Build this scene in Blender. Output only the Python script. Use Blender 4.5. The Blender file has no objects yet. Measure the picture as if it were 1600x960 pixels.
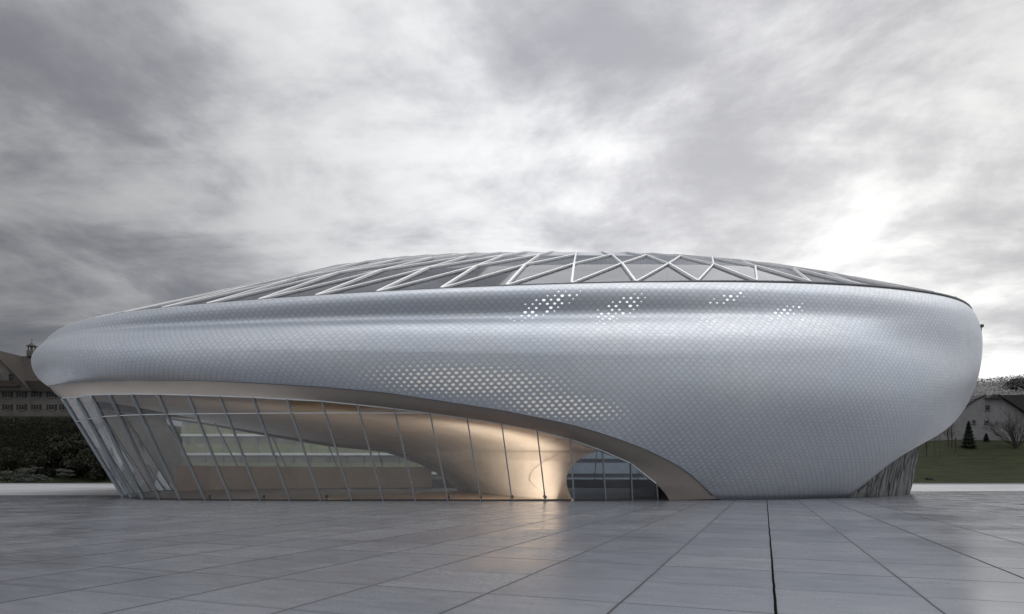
import bpy, bmesh, math, random
import numpy as np
from mathutils import Vector, Matrix

rnd = random.Random(7)
C = bpy.context.scene.collection
PI = math.pi
FOC, CAM_H, PX, PY = 1030.0, 1.6, 800.0, 742.0      # focal length and principal axis measured in photo pixels

# ------------------------------------------------------------------ helpers
def link_mesh(name, verts, faces, mat, parent=None, smooth=False, uvs=None, loc=(0, 0, 0)):
    me = bpy.data.meshes.new(name)
    me.from_pydata([tuple(v) for v in verts], [], faces)
    if uvs is not None:
        uvl = me.uv_layers.new(name='UVMap')
        li = np.zeros(len(me.loops), dtype=np.int32)
        me.loops.foreach_get('vertex_index', li)
        uvl.data.foreach_set('uv', np.asarray(uvs, dtype=np.float32)[li].ravel())
    if smooth:
        me.polygons.foreach_set('use_smooth', [True] * len(me.polygons))
    if isinstance(mat, (list, tuple)):
        for m in mat:
            me.materials.append(m)
    else:
        me.materials.append(mat)
    me.update()
    o = bpy.data.objects.new(name, me)
    C.objects.link(o)
    o.location = loc
    if parent:
        o.parent = parent
    return o

class MB:
    """collects shapes for one mesh"""
    def __init__(self):
        self.v, self.f = [], []
    def add(self, v, f):
        n = len(self.v)
        self.v += [tuple(p) for p in v]
        self.f += [tuple(i + n for i in q) for q in f]
        return self
    def box(self, c, s, rz=0.0):
        x, y, z = s[0] / 2, s[1] / 2, s[2] / 2
        co, si = math.cos(rz), math.sin(rz)
        v = []
        for dz in (-z, z):
            for dx, dy in ((-x, -y), (x, -y), (x, y), (-x, y)):
                v.append((c[0] + dx * co - dy * si, c[1] + dx * si + dy * co, c[2] + dz))
        return self.add(v, [(0, 3, 2, 1), (4, 5, 6, 7), (0, 1, 5, 4), (1, 2, 6, 5), (2, 3, 7, 6), (3, 0, 4, 7)])
    def bar(self, p, q, w, d=None, up=(0, 0, 1)):
        """rectangular bar from p to q: w sideways, d along 'up'"""
        d = d or w
        p, q = Vector(p), Vector(q)
        t = (q - p).normalized()
        s = t.cross(Vector(up))
        if s.length < 1e-4:
            s = t.cross(Vector((1, 0, 0)))
        s.normalize()
        u = s.cross(t).normalized()
        v = []
        for e in (p, q):
            for a, b in ((-1, -1), (1, -1), (1, 1), (-1, 1)):
                v.append(e + s * (a * w / 2) + u * (b * d / 2))
        return self.add(v, [(0, 1, 2, 3), (7, 6, 5, 4), (0, 4, 5, 1), (1, 5, 6, 2), (2, 6, 7, 3), (3, 7, 4, 0)])
    def tube(self, pts, rad, n=6, close=False):
        pts = [Vector(p) for p in pts]
        m = len(pts)
        if not hasattr(rad, '__len__'):
            rad = [rad] * m
        v = []
        for i, p in enumerate(pts):
            a = pts[(i - 1) % m] if (i > 0 or close) else p
            b = pts[(i + 1) % m] if (i < m - 1 or close) else p
            t = (b - a).normalized()
            s = t.cross(Vector((0, 0, 1)))
            if s.length < 1e-3:
                s = t.cross(Vector((1, 0, 0)))
            s.normalize()
            u = s.cross(t)
            for k in range(n):
                g = 2 * PI * k / n
                v.append(p + (s * math.cos(g) + u * math.sin(g)) * rad[i])
        f = []
        for i in range(m if close else m - 1):
            j = (i + 1) % m
            for k in range(n):
                l = (k + 1) % n
                f.append((i * n + k, i * n + l, j * n + l, j * n + k))
        if not close:
            f.append(tuple(range(n - 1, -1, -1)))
            f.append(tuple((m - 1) * n + k for k in range(n)))
        return self.add(v, f)
    def prism(self, prof, y0, y1, xf=None):
        """profile in (x,z), extruded from y0 to y1"""
        n = len(prof)
        v = [(x, y0, z) for x, z in prof] + [(x, y1, z) for x, z in prof]
        if xf:
            v = [xf(p) for p in v]
        f = [tuple(range(n)), tuple(range(2 * n - 1, n - 1, -1))]
        for i in range(n):
            j = (i + 1) % n
            f.append((j, i, n + i, n + j))
        return self.add(v, f)
    def build(self, name, mat, parent=None, smooth=False):
        return link_mesh(name, self.v, self.f, mat, parent, smooth)

def tag(o, label=None, cat=None, group=None, kind=None):
    if label: o['label'] = label
    if cat: o['category'] = cat
    if group: o['group'] = group
    if kind: o['kind'] = kind
    return o

def empty(name, loc, label, cat, group=None, rz=0.0):
    o = bpy.data.objects.new(name, None)
    o.empty_display_size = 0.5
    C.objects.link(o)
    o.location = loc
    o.rotation_euler = (0, 0, rz)
    return tag(o, label, cat, group)

def dup(root, loc, rz, sc, label):
    r = root.copy(); C.objects.link(r)
    r.location = loc; r.rotation_euler = (0, 0, rz); r.scale = (sc, sc, sc) if not hasattr(sc, '__len__') else sc
    r['label'] = label
    for ch in list(root.children):
        c = ch.copy(); C.objects.link(c); c.parent = r
    return r

def ray(px, py, Y):
    """the point at depth Y that stands on one line of sight of the photograph"""
    return Vector(((px - PX) / FOC * Y, Y, CAM_H + (PY - py) / FOC * Y))

# ------------------------------------------------------------------ node helpers
class NT:
    def __init__(self, tree):
        self.t = tree
        self.n = tree.nodes
        self.l = tree.links
    def node(self, typ, **kw):
        nd = self.n.new(typ)
        for k, v in kw.items():
            setattr(nd, k, v)
        return nd
    def link(self, a, b):
        self.l.new(a, b)
    def setin(self, sock, v):
        if isinstance(v, bpy.types.NodeSocket):
            self.l.new(v, sock)
        else:
            sock.default_value = v
    def m(self, op, a, b=None, c=None, clamp=False):
        nd = self.node('ShaderNodeMath', operation=op, use_clamp=clamp)
        self.setin(nd.inputs[0], a)
        if b is not None: self.setin(nd.inputs[1], b)
        if c is not None: self.setin(nd.inputs[2], c)
        return nd.outputs[0]
    def ramp(self, v, stops):
        nd = self.node('ShaderNodeValToRGB')
        cr = nd.color_ramp
        while len(cr.elements) < len(stops):
            cr.elements.new(0.5)
        for e, (p, c) in zip(cr.elements, stops):
            e.position = p
            e.color = (c, c, c, 1) if not hasattr(c, '__len__') else (*c, 1)
        self.setin(nd.inputs[0], v)
        return nd.outputs[0]
    def maprange(self, v, a, b, c, d, smooth=False):
        nd = self.node('ShaderNodeMapRange')
        if smooth: nd.interpolation_type = 'SMOOTHSTEP'
        self.setin(nd.inputs['Value'], v)
        for k, x in zip(('From Min', 'From Max', 'To Min', 'To Max'), (a, b, c, d)):
            nd.inputs[k].default_value = x
        return nd.outputs[0]
    def noise(self, vec, scale, detail=4, rough=0.5, dist=0.0, col=False):
        nd = self.node('ShaderNodeTexNoise')
        if vec is not None: self.link(vec, nd.inputs['Vector'])
        nd.inputs['Scale'].default_value = scale
        nd.inputs['Detail'].default_value = detail
        nd.inputs['Roughness'].default_value = rough
        nd.inputs['Distortion'].default_value = dist
        return nd.outputs['Color' if col else 'Fac']
    def mix(self, fac, a, b, blend='MIX'):
        nd = self.node('ShaderNodeMix', data_type='RGBA', blend_type=blend)
        self.setin(nd.inputs[0], fac)
        self.setin(nd.inputs[6], (*a, 1) if isinstance(a, tuple) and len(a) == 3 else a)
        self.setin(nd.inputs[7], (*b, 1) if isinstance(b, tuple) and len(b) == 3 else b)
        return nd.outputs[2]
    def mapping(self, vec, scale=(1, 1, 1), rot=(0, 0, 0), loc=(0, 0, 0)):
        nd = self.node('ShaderNodeMapping')
        self.link(vec, nd.inputs[0])
        nd.inputs['Scale'].default_value = scale
        nd.inputs['Rotation'].default_value = rot
        nd.inputs['Location'].default_value = loc
        return nd.outputs[0]
    def bump(self, h, strength, dist):
        nd = self.node('ShaderNodeBump')
        nd.inputs['Strength'].default_value = strength
        nd.inputs['Distance'].default_value = dist
        self.link(h, nd.inputs['Height'])
        return nd.outputs[0]

def new_mat(name):
    m = bpy.data.materials.new(name)
    m.use_nodes = True
    nt = NT(m.node_tree)
    b = nt.n['Principled BSDF']
    return m, nt, b

def simple(name, col, rough=0.6, metal=0.0, var=0.0, scale=3.0, bump=0.0, bscale=20.0, spec=0.5, col2=None):
    m, nt, b = new_mat(name)
    b.inputs['Base Color'].default_value = (*col, 1)
    b.inputs['Roughness'].default_value = rough
    b.inputs['Metallic'].default_value = metal
    b.inputs['Specular IOR Level'].default_value = spec
    geo = nt.node('ShaderNodeTexCoord').outputs['Object']
    if var > 0:
        n = nt.noise(geo, scale, 6, 0.6)
        f = nt.maprange(n, 0.3, 0.7, 0, 1)
        c2 = col2 or tuple(c * (1 - var) for c in col)
        nt.link(nt.mix(f, tuple(min(1, c * (1 + var * .5)) for c in col), c2), b.inputs['Base Color'])
    if bump > 0:
        nt.link(nt.bump(nt.noise(geo, bscale, 4), bump, 0.02), b.inputs['Normal'])
    return m

def leafy(name, c1, c2, rough=0.7):
    m, nt, b = new_mat(name)
    geo = nt.node('ShaderNodeNewGeometry')
    f = geo.outputs['Random Per Island']
    co = nt.node('ShaderNodeTexCoord').outputs['Object']
    n = nt.maprange(nt.noise(co, 0.9, 3), 0.35, 0.65, 0, 1)
    fac = nt.m('MULTIPLY_ADD', f, 0.6, nt.m('MULTIPLY', n, 0.4))
    nt.link(nt.mix(fac, c1, c2), b.inputs['Base Color'])
    b.inputs['Roughness'].default_value = rough
    b.inputs['Specular IOR Level'].default_value = 0.2
    return m

def glass_mat(name, tint, base=0.05, gain=1.0, rough=0.02, wav=0.0):
    m, nt, b = new_mat(name)
    nt.n.remove(b)
    out = nt.n['Material Output']
    tr = nt.node('ShaderNodeBsdfTransparent'); tr.inputs[0].default_value = (*tint, 1)
    gl = nt.node('ShaderNodeBsdfGlossy'); gl.inputs['Roughness'].default_value = rough
    gl.inputs['Color'].default_value = (.93, .96, 1, 1)
    fr = nt.node('ShaderNodeFresnel'); fr.inputs[0].default_value = 1.5
    if wav > 0:
        co = nt.node('ShaderNodeTexCoord').outputs['Object']
        bn = nt.bump(nt.noise(co, 0.35, 2), wav, 0.1)
        nt.link(bn, gl.inputs['Normal'])
    fac = nt.m('MULTIPLY_ADD', fr.outputs[0], gain, base, clamp=True)
    mx = nt.node('ShaderNodeMixShader')
    nt.link(fac, mx.inputs[0]); nt.link(tr.outputs[0], mx.inputs[1]); nt.link(gl.outputs[0], mx.inputs[2])
    nt.link(mx.outputs[0], out.inputs['Surface'])
    return m

# ------------------------------------------------------------------ materials
def scale_material():
    m, nt, b = new_mat('scale_metal')
    uv = nt.node('ShaderNodeUVMap'); uv.uv_map = 'UVMap'
    sep = nt.node('ShaderNodeSeparateXYZ'); nt.link(uv.outputs[0], sep.inputs[0])
    u, v = sep.outputs[0], sep.outputs[1]
    row = nt.m('FLOOR', v)
    fy = nt.m('SUBTRACT', v, row)
    par = nt.m('MULTIPLY', nt.m('FLOORED_MODULO', row, 2.0), 0.5)
    x1 = nt.m('ADD', u, par)
    c1 = nt.m('FLOOR', x1)
    fx = nt.m('SUBTRACT', nt.m('SUBTRACT', x1, c1), 0.5)
    d = nt.m('SQRT', nt.m('ADD', nt.m('MULTIPLY', fx, fx), nt.m('MULTIPLY', nt.m('MULTIPLY', fy, 0.5), nt.m('MULTIPLY', fy, 0.5))))
    inside = nt.m('LESS_THAN', d, 0.485)
    line = nt.maprange(nt.m('ABSOLUTE', nt.m('SUBTRACT', d, 0.49)), 0.015, 0.075, 1, 0, True)
    # the tile that covers this point
    x2 = nt.m('FLOOR', nt.m('ADD', x1, 0.5))
    cid = nt.m('ADD', nt.m('MULTIPLY', inside, nt.m('SUBTRACT', c1, nt.m('ADD', x2, 0.37))), x2)
    rid = nt.m('ADD', row, nt.m('SUBTRACT', 1.0, inside))
    cmb = nt.node('ShaderNodeCombineXYZ'); nt.link(cid, cmb.inputs[0]); nt.link(rid, cmb.inputs[1])
    wn = nt.node('ShaderNodeTexWhiteNoise', noise_dimensions='2D'); nt.link(cmb.outputs[0], wn.inputs['Vector'])
    rv = wn.outputs['Value']
    co = nt.node('ShaderNodeTexCoord').outputs['Object']
    big = nt.maprange(nt.noise(co, 0.16, 3), 0.35, 0.65, 0, 1)
    base = nt.mix(big, (.53, .58, .64), (.585, .61, .65))
    base = nt.mix(nt.m('MULTIPLY', rv, 0.35), base, (.52, .55, .60))
    dust = nt.maprange(nt.noise(co, 1.7, 6, .65), .45, .8, 0, .35)
    base = nt.mix(dust, base, (.44, .45, .47))
    col = nt.mix(nt.m('MULTIPLY', line, 0.34), base, (.13, .145, .17))
    nt.link(col, b.inputs['Base Color'])
    b.inputs['Metallic'].default_value = 0.85
    nt.link(nt.maprange(rv, 0, 1, .36, .44), b.inputs['Roughness'])
    b.inputs['Specular IOR Level'].default_value = 0.4
    # shingle lift: each tile stands proud at its rounded lower lip
    lift = nt.m('ADD', nt.m('MULTIPLY', inside, nt.m('MULTIPLY_ADD', fy, 0.5, 0.5)),
                nt.m('MULTIPLY', nt.m('SUBTRACT', 1.0, inside), nt.m('MULTIPLY', fy, 0.5)))
    h = nt.m('SUBTRACT', lift, nt.m('MULTIPLY', line, 0.6))
    nt.link(nt.bump(h, 0.10, 0.035), b.inputs['Normal'])
    return m

def plaza_material(ang, ox, oy, size):
    m, nt, b = new_mat('plaza_tiles')
    co = nt.node('ShaderNodeTexCoord').outputs['Object']
    mp = nt.mapping(co, (1 / size, 1 / size, 1), (0, 0, 0))
    rot = nt.node('ShaderNodeVectorRotate', rotation_type='Z_AXIS')
    nt.link(co, rot.inputs['Vector']); rot.inputs['Center'].default_value = (ox, oy, 0); rot.inputs['Angle'].default_value = ang
    sub = nt.node('ShaderNodeVectorMath', operation='SUBTRACT'); nt.link(rot.outputs[0], sub.inputs[0]); sub.inputs[1].default_value = (ox, oy, 0)
    warp = nt.noise(co, 0.7, 2, col=True)
    wv = nt.node('ShaderNodeVectorMath', operation='MULTIPLY_ADD')
    nt.link(warp, wv.inputs[0]); wv.inputs[1].default_value = (0.03, 0.03, 0); nt.link(sub.outputs[0], wv.inputs[2])
    sep = nt.node('ShaderNodeSeparateXYZ'); nt.link(wv.outputs[0], sep.inputs[0])
    X = nt.m('DIVIDE', nt.m('SUBTRACT', sep.outputs[0], .015), size)
    Y = nt.m('DIVIDE', nt.m('SUBTRACT', sep.outputs[1], .015), size)
    def edge(t):
        fr = nt.m('FRACT', nt.m('ADD', t, 0.5))
        return nt.m('MULTIPLY', nt.m('ABSOLUTE', nt.m('SUBTRACT', fr, 0.5)), size)
    ex, ey = edge(X), edge(Y)
    jx = nt.maprange(ex, 0.015, 0.023, 1, 0)
    jy = nt.maprange(ey, 0.011, 0.017, 1, 0)
    def per_joint(t, lo):
        w_ = nt.node('ShaderNodeTexWhiteNoise', noise_dimensions='1D')
        nt.link(nt.m('ROUND', t), w_.inputs['W'])
        return nt.m('MULTIPLY_ADD', w_.outputs['Value'], 1 - lo, lo)
    bold = nt.m('LESS_THAN', nt.m('ABSOLUTE', nt.m('ADD', X, .15)), .5)
    jx = nt.m('MULTIPLY', jx, nt.m('MAXIMUM', bold, per_joint(X, .7)))
    jy = nt.m('MULTIPLY', jy, per_joint(Y, .55))
    j = nt.m('MAXIMUM', jx, nt.m('MULTIPLY', jy, .95))
    rim = nt.m('MAXIMUM', nt.maprange(ex, 0.01, 0.10, 1, 0), nt.maprange(ey, 0.006, 0.09, 1, 0))
    idv = nt.node('ShaderNodeCombineXYZ')
    nt.link(nt.m('FLOOR', X), idv.inputs[0]); nt.link(nt.m('FLOOR', Y), idv.inputs[1])
    wn = nt.node('ShaderNodeTexWhiteNoise', noise_dimensions='2D'); nt.link(idv.outputs[0], wn.inputs['Vector'])
    rv = wn.outputs['Value']
    # streaks rubbed along the slabs
    st = nt.noise(nt.mapping(wv.outputs[0], (0.9, 3.2, 1)), 1.3, 8, .62, .4)
    fine = nt.noise(co, 14, 6, .6)
    blot = nt.noise(co, 0.45, 5, .6, .5)
    base = nt.mix(nt.maprange(st, .3, .7, 0, 1), (.128, .140, .170), (.185, .196, .224))
    base = nt.mix(nt.maprange(blot, .38, .66, 0, .4), base, (.105, .117, .147))
    base = nt.mix(nt.m('MULTIPLY', rv, .35), base, (.21, .215, .23))
    base = nt.mix(nt.maprange(fine, .5, .75, 0, .25), base, (.27, .27, .28))
    base = nt.mix(nt.m('MULTIPLY', rim, .22), base, (.07, .07, .08))
    col = nt.mix(j, base, (.008, .008, .009))
    nt.link(col, b.inputs['Base Color'])
    r = nt.m('ADD', nt.maprange(blot, .35, .68, .13, .25), nt.m('ADD', nt.maprange(st, .3, .75, -.02, .05), nt.m('MULTIPLY', rv, .06)))
    r = nt.m('ADD', r, nt.m('MULTIPLY', j, .5))
    nt.link(r, b.inputs['Roughness'])
    nt.link(nt.m('MULTIPLY_ADD', j, -.9, .9), b.inputs['Specular IOR Level'])
    h = nt.m('ADD', nt.m('MULTIPLY', st, 0.35), nt.m('ADD', nt.m('MULTIPLY', fine, 0.12), nt.m('MULTIPLY', j, -1.2)))
    nt.link(nt.bump(h, 0.2, 0.004), b.inputs['Normal'])
    return m

def office_material():
    return simple('office_panel', (.52, .52, .53), .6, 0, .15, .6)

M = {}
M['scale'] = scale_material()
M['soffit'] = simple('soffit_panel', (.27, .243, .222), .5, 0.0, .10, .35, spec=.35)
M['plaster'] = simple('plaster_vault', (.64, .575, .51), .55, 0, .12, .5, bump=.05, bscale=2)
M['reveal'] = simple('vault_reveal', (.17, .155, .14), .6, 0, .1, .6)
M['alu'] = simple('mullion_aluminium', (.24, .275, .31), .35, .6, .1, 1.5)
M['rail'] = simple('pale_rail', (.50, .54, .57), .4, .3, .1, 1.5)
M['beam'] = simple('white_steel', (.93, .935, .945), .3, 0, .05, 1.0)
M['dark'] = simple('dark_steel', (.045, .05, .058), .45, .3, .1, 2)
M['glass'] = glass_mat('curtain_glass', (.84, .88, .90), .065, 1.1, .015, .02)
M['roofglass'] = glass_mat('roof_glass', (.55, .57, .61), .03, .9, .03)
M['rearglass'] = glass_mat('rear_glass', (.80, .85, .86), .03, .8, .02, .1)
M['deck'] = simple('roof_deck', (.20, .20, .22), .7, 0, .2, .3)
M['floor'] = simple('interior_floor', (.30, .215, .15), .3, 0, .2, .8)
M['road'] = simple('pale_road', (.55, .56, .59), .3, 0, .3, .12, spec=.6)
M['frost'] = leafy('frosted_wood', (.25, .255, .26), (.36, .365, .37))

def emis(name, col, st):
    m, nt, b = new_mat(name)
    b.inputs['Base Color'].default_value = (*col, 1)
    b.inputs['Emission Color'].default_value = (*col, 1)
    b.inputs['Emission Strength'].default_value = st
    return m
M['perf_warm'] = emis('lit_perforation', (.55, .52, .48), .30)  # emission stands in for interior light coming through the shell
M['glint_pale'] = simple('painted_glint', (.72, .72, .72), .4, .3)  # pale colour painted in for glints on the scales
M['perf_white'] = emis('skyglow_perforation', (.85, .87, .9), .6)  # emission painted in for sky brightness at the perforations

# stone with vertical wavering fissures
def fissured():
    m, nt, b = new_mat('fissured_stone')
    uv = nt.node('ShaderNodeUVMap'); uv.uv_map = 'UVMap'
    w = nt.noise(nt.mapping(uv.outputs[0], (.5, .35, 1)), 1.0, 3, col=True)
    wv = nt.node('ShaderNodeVectorMath', operation='MULTIPLY_ADD')
    nt.link(w, wv.inputs[0]); wv.inputs[1].default_value = (1.3, .5, 0); nt.link(uv.outputs[0], wv.inputs[2])
    mp = nt.mapping(wv.outputs[0], (2.4, .26, 1), (0, 0, -.2))
    vo = nt.node('ShaderNodeTexVoronoi', feature='DISTANCE_TO_EDGE'); nt.link(mp, vo.inputs['Vector']); vo.inputs['Scale'].default_value = 1.0
    e = vo.outputs['Distance']
    crack = nt.maprange(e, 0.02, .13, 1, 0, True)
    co = nt.node('ShaderNodeTexCoord').outputs['Object']
    n = nt.noise(co, 1.4, 6)
    base = nt.mix(nt.maprange(n, .3, .7, 0, 1), (.12, .125, .13), (.21, .215, .22))
    nt.link(nt.mix(crack, base, (.03, .028, .026)), b.inputs['Base Color'])
    b.inputs['Roughness'].default_value = .5
    b.inputs['Metallic'].default_value = .25
    nt.link(nt.bump(nt.m('MINIMUM', e, .3), 1.0, .5), b.inputs['Normal'])
    return m
M['stone'] = fissured()

# ------------------------------------------------------------------ PAVILION geometry
XC, YC = -0.41, 63.0
def ell(phi, a, b, y0=YC):
    return XC + a * np.cos(phi), y0 + b * np.sin(phi)
def periodic(deg, val, q, smooth=0):
    """periodic interpolation over degrees (front of the building is -90)"""
    deg = np.array(deg, float); val = np.array(val, float)
    o = np.argsort(deg); deg, val = deg[o], val[o]
    d = np.concatenate([deg - 360, deg, deg + 360]); vv = np.concatenate([val, val, val])
    return np.interp(q, d, vv)
def circ_smooth(a, k):
    if k <= 0: return a
    w = np.hanning(2 * k + 3)[1:-1]; w /= w.sum()
    p = np.concatenate([a[-k:], a, a[:k]])
    return np.convolve(p, w, 'valid')
NPH = 1440
deg = np.arange(NPH) * 360 / NPH - 180.0
phi = np.radians(deg)

# rim of the glass roof
Zr = periodic([-180, -160, -146, -136, -124, -114, -107, -101, -95, -89, -84, -78, -71, -63, -53, -44, -32, -10, 20, 60, 90, 120, 150],
              [13.5, 13.35, 13.2, 13.02, 12.8, 12.72, 12.78, 12.85, 12.98, 13.12, 13.28, 13.5, 13.7, 13.98, 14.3, 14.6, 15.0, 15.3, 15.2, 14.5, 14, 13.6, 13.5], deg)
Zr = circ_smooth(Zr, 50)
A_RIM, B_RIM = 39.0, 22.5
def a_rim(p): return A_RIM + 2.3 * np.clip(np.cos(p), 0, 1) ** 2
def b_rim(p): return B_RIM + 1.6 * np.clip(np.cos(p) - .25, 0, .75) / .75
xr, yr = ell(phi, a_rim(phi), b_rim(phi))
# widest ring
xb, yb = ell(phi, 41.75, 25.0)
Zb = periodic([-180, -165, -150, -135, -120, -100, -85, -70, -55, -40, -28, -10, 30, 90, 150],
              [10.9, 10.9, 10.8, 10.2, 9.4, 8.8, 8.5, 8.8, 9.9, 11.4, 12.2, 12.4, 12, 10.5, 11], deg)
Zb = circ_smooth(Zb, 70)
# lower edge: traced in depth
def ellipse_angle(p, a, b):
    return math.degrees(math.atan2((p[1] - YC) / b, (p[0] - XC) / a))
def hit(px, a, b):
    t = (px - PX) / FOC
    A = t * t / a ** 2 + 1 / b ** 2; B = -2 * t * XC / a ** 2 - 2 * YC / b ** 2; Cc = XC ** 2 / a ** 2 + YC ** 2 / b ** 2 - 1
    return (-B - math.sqrt(max(0, B * B - 4 * A * Cc))) / (2 * A)
LA, LB = 40.3, 24.6
L = []
for px, py in ((84, 602), (94, 600), (130, 596.5), (200, 594), (300, 594), (400, 598), (500, 604), (600, 613), (700, 628), (780, 640), (850, 654), (900, 665), (950, 680)):
    L.append(ray(px, py, hit(px, LA, LB)))
for px, py, Y in ((1000, 698, 39.2), (1028, 711, 39.6), (1050, 722, 39.95), (1068, 733, 40.3), (1080, 742, 40.6), (1095, 755, 41.0), (1106, 767, 41.3), (1113, 775, 41.5)):
    L.append(ray(px, py, Y))
for px, Y in ((1118, 41.65), (1170, 42.2), (1220, 43.0), (1270, 44.1), (1322, 45.7)):
    p = ray(px, 700, Y); p.z = 0.0; L.append(p)
for px, py, Y in ((1334, 771, 46.1), (1345, 760, 46.6), (1365, 741, 47.6), (1383, 725.5, 48.8), (1400, 713, 50.1), (1420, 700, 52.2), (1436, 690.5, 54.6), (1444, 685.5, 58)):
    L.append(ray(px, py, Y))
L += [Vector((36.2, 63, 5.6)), Vector((35.5, 70, 6)), Vector((32, 76.5, 4)), Vector((29, 79, 0)), Vector((24, 81.5, 0)), Vector((19, 83.3, 0)), Vector((16, 84.3, 2.8)), Vector((12, 85.4, 4.9)), Vector((4, 87, 6.8)), Vector((-12, 86.6, 8)), Vector((-26, 82.2, 8.4)), Vector((-36, 74.5, 9)), Vector((-40.5, 65, 9.2)), Vector((-39.0, 56, 8.9)), Vector((-36.7, 52.2, 8.65))]
Ld = [ellipse_angle(p, LA, LB) for p in L]
xl = periodic(Ld, [p.x for p in L], deg); yl = periodic(Ld, [p.y for p in L], deg); zl = periodic(Ld, [p.z for p in L], deg)
xl, yl, zl = circ_smooth(xl, 5), circ_smooth(yl, 5), np.maximum(circ_smooth(zl, 5), 0.0)

# profile: rim -> shoulder -> groove -> ledge -> widest ring -> under-curve -> lower edge
NU, NL = 40, 34
up_o = np.array([0.0, .36, .555, .575, .53, .475, .53, .73, .925, 1.0])
up_z = np.array([0.0, .03, .11, .21, .32, .42, .50, .60, .78, 1.0])
tt = np.linspace(0, 1, len(up_o))
def smooth_line(vals, n):
    # Catmull-Rom through the listed values
    out = []
    P = np.concatenate([[2 * vals[0] - vals[1]], vals, [2 * vals[-1] - vals[-2]]])
    for q in np.linspace(0, len(vals) - 1, n):
        i = min(int(q), len(vals) - 2); t = q - i
        p0, p1, p2, p3 = P[i], P[i + 1], P[i + 2], P[i + 3]
        out.append(.5 * (2 * p1 + (p2 - p0) * t + (2 * p0 - 5 * p1 + 4 * p2 - p3) * t * t + (3 * p1 - p0 - 3 * p2 + p3) * t ** 3))
    return np.array(out)
uo = smooth_line(up_o, NU); uz = smooth_line(up_z, NU)
def soft(a):
    b = np.convolve(np.concatenate([[2 * a[0] - x for x in a[3:0:-1]], a, [2 * a[-1] - x for x in a[-2:-5:-1]]]), np.array([1, 2, 3, 4, 3, 2, 1]) / 16, 'valid')
    b[0], b[-1] = a[0], a[-1]
    return b
uo, uz = soft(uo), soft(uz)
# plain rounded shoulder used where the groove dies out (both ends of the building)
a0_ = math.radians(30)
ang = np.linspace(a0_, PI / 2, NU)
ro, rz_ = (np.sin(ang) - math.sin(a0_)) / (1 - math.sin(a0_)), (math.cos(a0_) - np.cos(ang)) / math.cos(a0_)
groove = periodic([-180, -160, -145, -125, -100, -75, -58, -42, -20, 60, 120], [.05, .12, .45, .95, 1, .95, .55, .12, .0, 0, .05], deg)
groove = circ_smooth(groove, 60)
qm = periodic([-180, -150, -125, -105, -88, -76, -65, -55, -45, -35, -20, 30, 90], [62, 60, 50, 42, 40, 46, 52, 60, 70, 80, 84, 80, 55], deg)
qm = np.radians(circ_smooth(qm, 50))

rows = []
for i in range(NU):
    o = groove * uo[i] + (1 - groove) * ro[i]
    z = groove * uz[i] + (1 - groove) * rz_[i]
    rows.append(np.stack([xr + (xb - xr) * o, yr + (yb - yr) * o, Zr + (Zb - Zr) * z], 1))
for i in range(1, NL):
    q = qm * i / (NL - 1)
    o = (1 - np.cos(q)) / (1 - np.cos(qm)); z = np.sin(q) / np.sin(qm)
    rows.append(np.stack([xb + (xl - xb) * o, yb + (yl - yb) * o, Zb + (zl - Zb) * z], 1))
S = np.array(rows)                         # rows x NPH x 3
dent = -.55 * np.exp(-((deg[None, :] + 47) / 13) ** 2 - ((S[:, :, 2] - 11.0) / 1.7) ** 2) + .25 * np.exp(-((deg[None, :] + 60) / 16) ** 2 - ((S[:, :, 2] - 6.5) / 2.2) ** 2)
dent *= np.clip(np.arange(S.shape[0]) / 10.0, 0, 1)[:, None]
S[:, :, 0] += dent * np.cos(phi)[None, :]; S[:, :, 1] += dent * np.sin(phi)[None, :]
R = S.shape[0]
S = np.concatenate([S, S[:, :1]], 1)       # close with a seam
SW = 0.45                                  # width of one scale
seg = np.linalg.norm(np.diff(np.stack([np.append(xb, xb[0]), np.append(yb, yb[0])], 1), axis=0), axis=1)
ucum = np.concatenate([[0], np.cumsum(seg)])
NS = round(ucum[-1] / SW)
U = ucum / ucum[-1] * NS
V = np.concatenate([np.zeros((1, NPH + 1)), np.cumsum(np.linalg.norm(np.diff(S, axis=0), axis=2), 0)], 0) / (SW * 0.5) + 1000.35
verts = S.reshape(-1, 3)
uvs = np.stack([np.broadcast_to(U, V.shape), V], 2).reshape(-1, 2)
W1 = NPH + 1
faces = []
for r in range(R - 1):
    for c in range(NPH):
        faces.append((r * W1 + c, (r + 1) * W1 + c, (r + 1) * W1 + c + 1, r * W1 + c + 1))

pav = empty('pavilion', (0, 40.2, 0), 'low oval pavilion wrapped in silver fish-scale metal under a faceted glass roof', 'pavilion')
PAV0 = Vector(pav.location)
def pv(o):
    o.parent = pav
    o.matrix_parent_inverse = Matrix.Translation(-PAV0)
    return o
pv(link_mesh('metal_shell', verts, faces, M['scale'], smooth=True, uvs=uvs))

# ---- perforations with painted-in glow, and painted glints: half discs standing a little proud of the shell
def shell_at(u, v):
    c = np.interp(u, U, np.arange(W1))
    c0 = min(int(c), NPH - 1); fc = c - c0
    colv = V[:, c0] * (1 - fc) + V[:, c0 + 1] * fc
    if v < colv[0] or v > colv[-1]: return None
    r = np.interp(v, colv, np.arange(R)); r0 = min(int(r), R - 2); fr = r - r0
    P = lambda a, b: S[a, b]
    return (P(r0, c0) * (1 - fr) * (1 - fc) + P(r0 + 1, c0) * fr * (1 - fc) + P(r0, c0 + 1) * (1 - fr) * fc + P(r0 + 1, c0 + 1) * fr * fc)
def blob(x, y, cx, cy, rx, ry, rot=0.0):
    c, s = math.cos(rot), math.sin(rot)
    dx, dy = x - cx, y - cy
    a, b = (dx * c + dy * s) / rx, (-dx * s + dy * c) / ry
    return 1 - math.sqrt(a * a + b * b)
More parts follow.
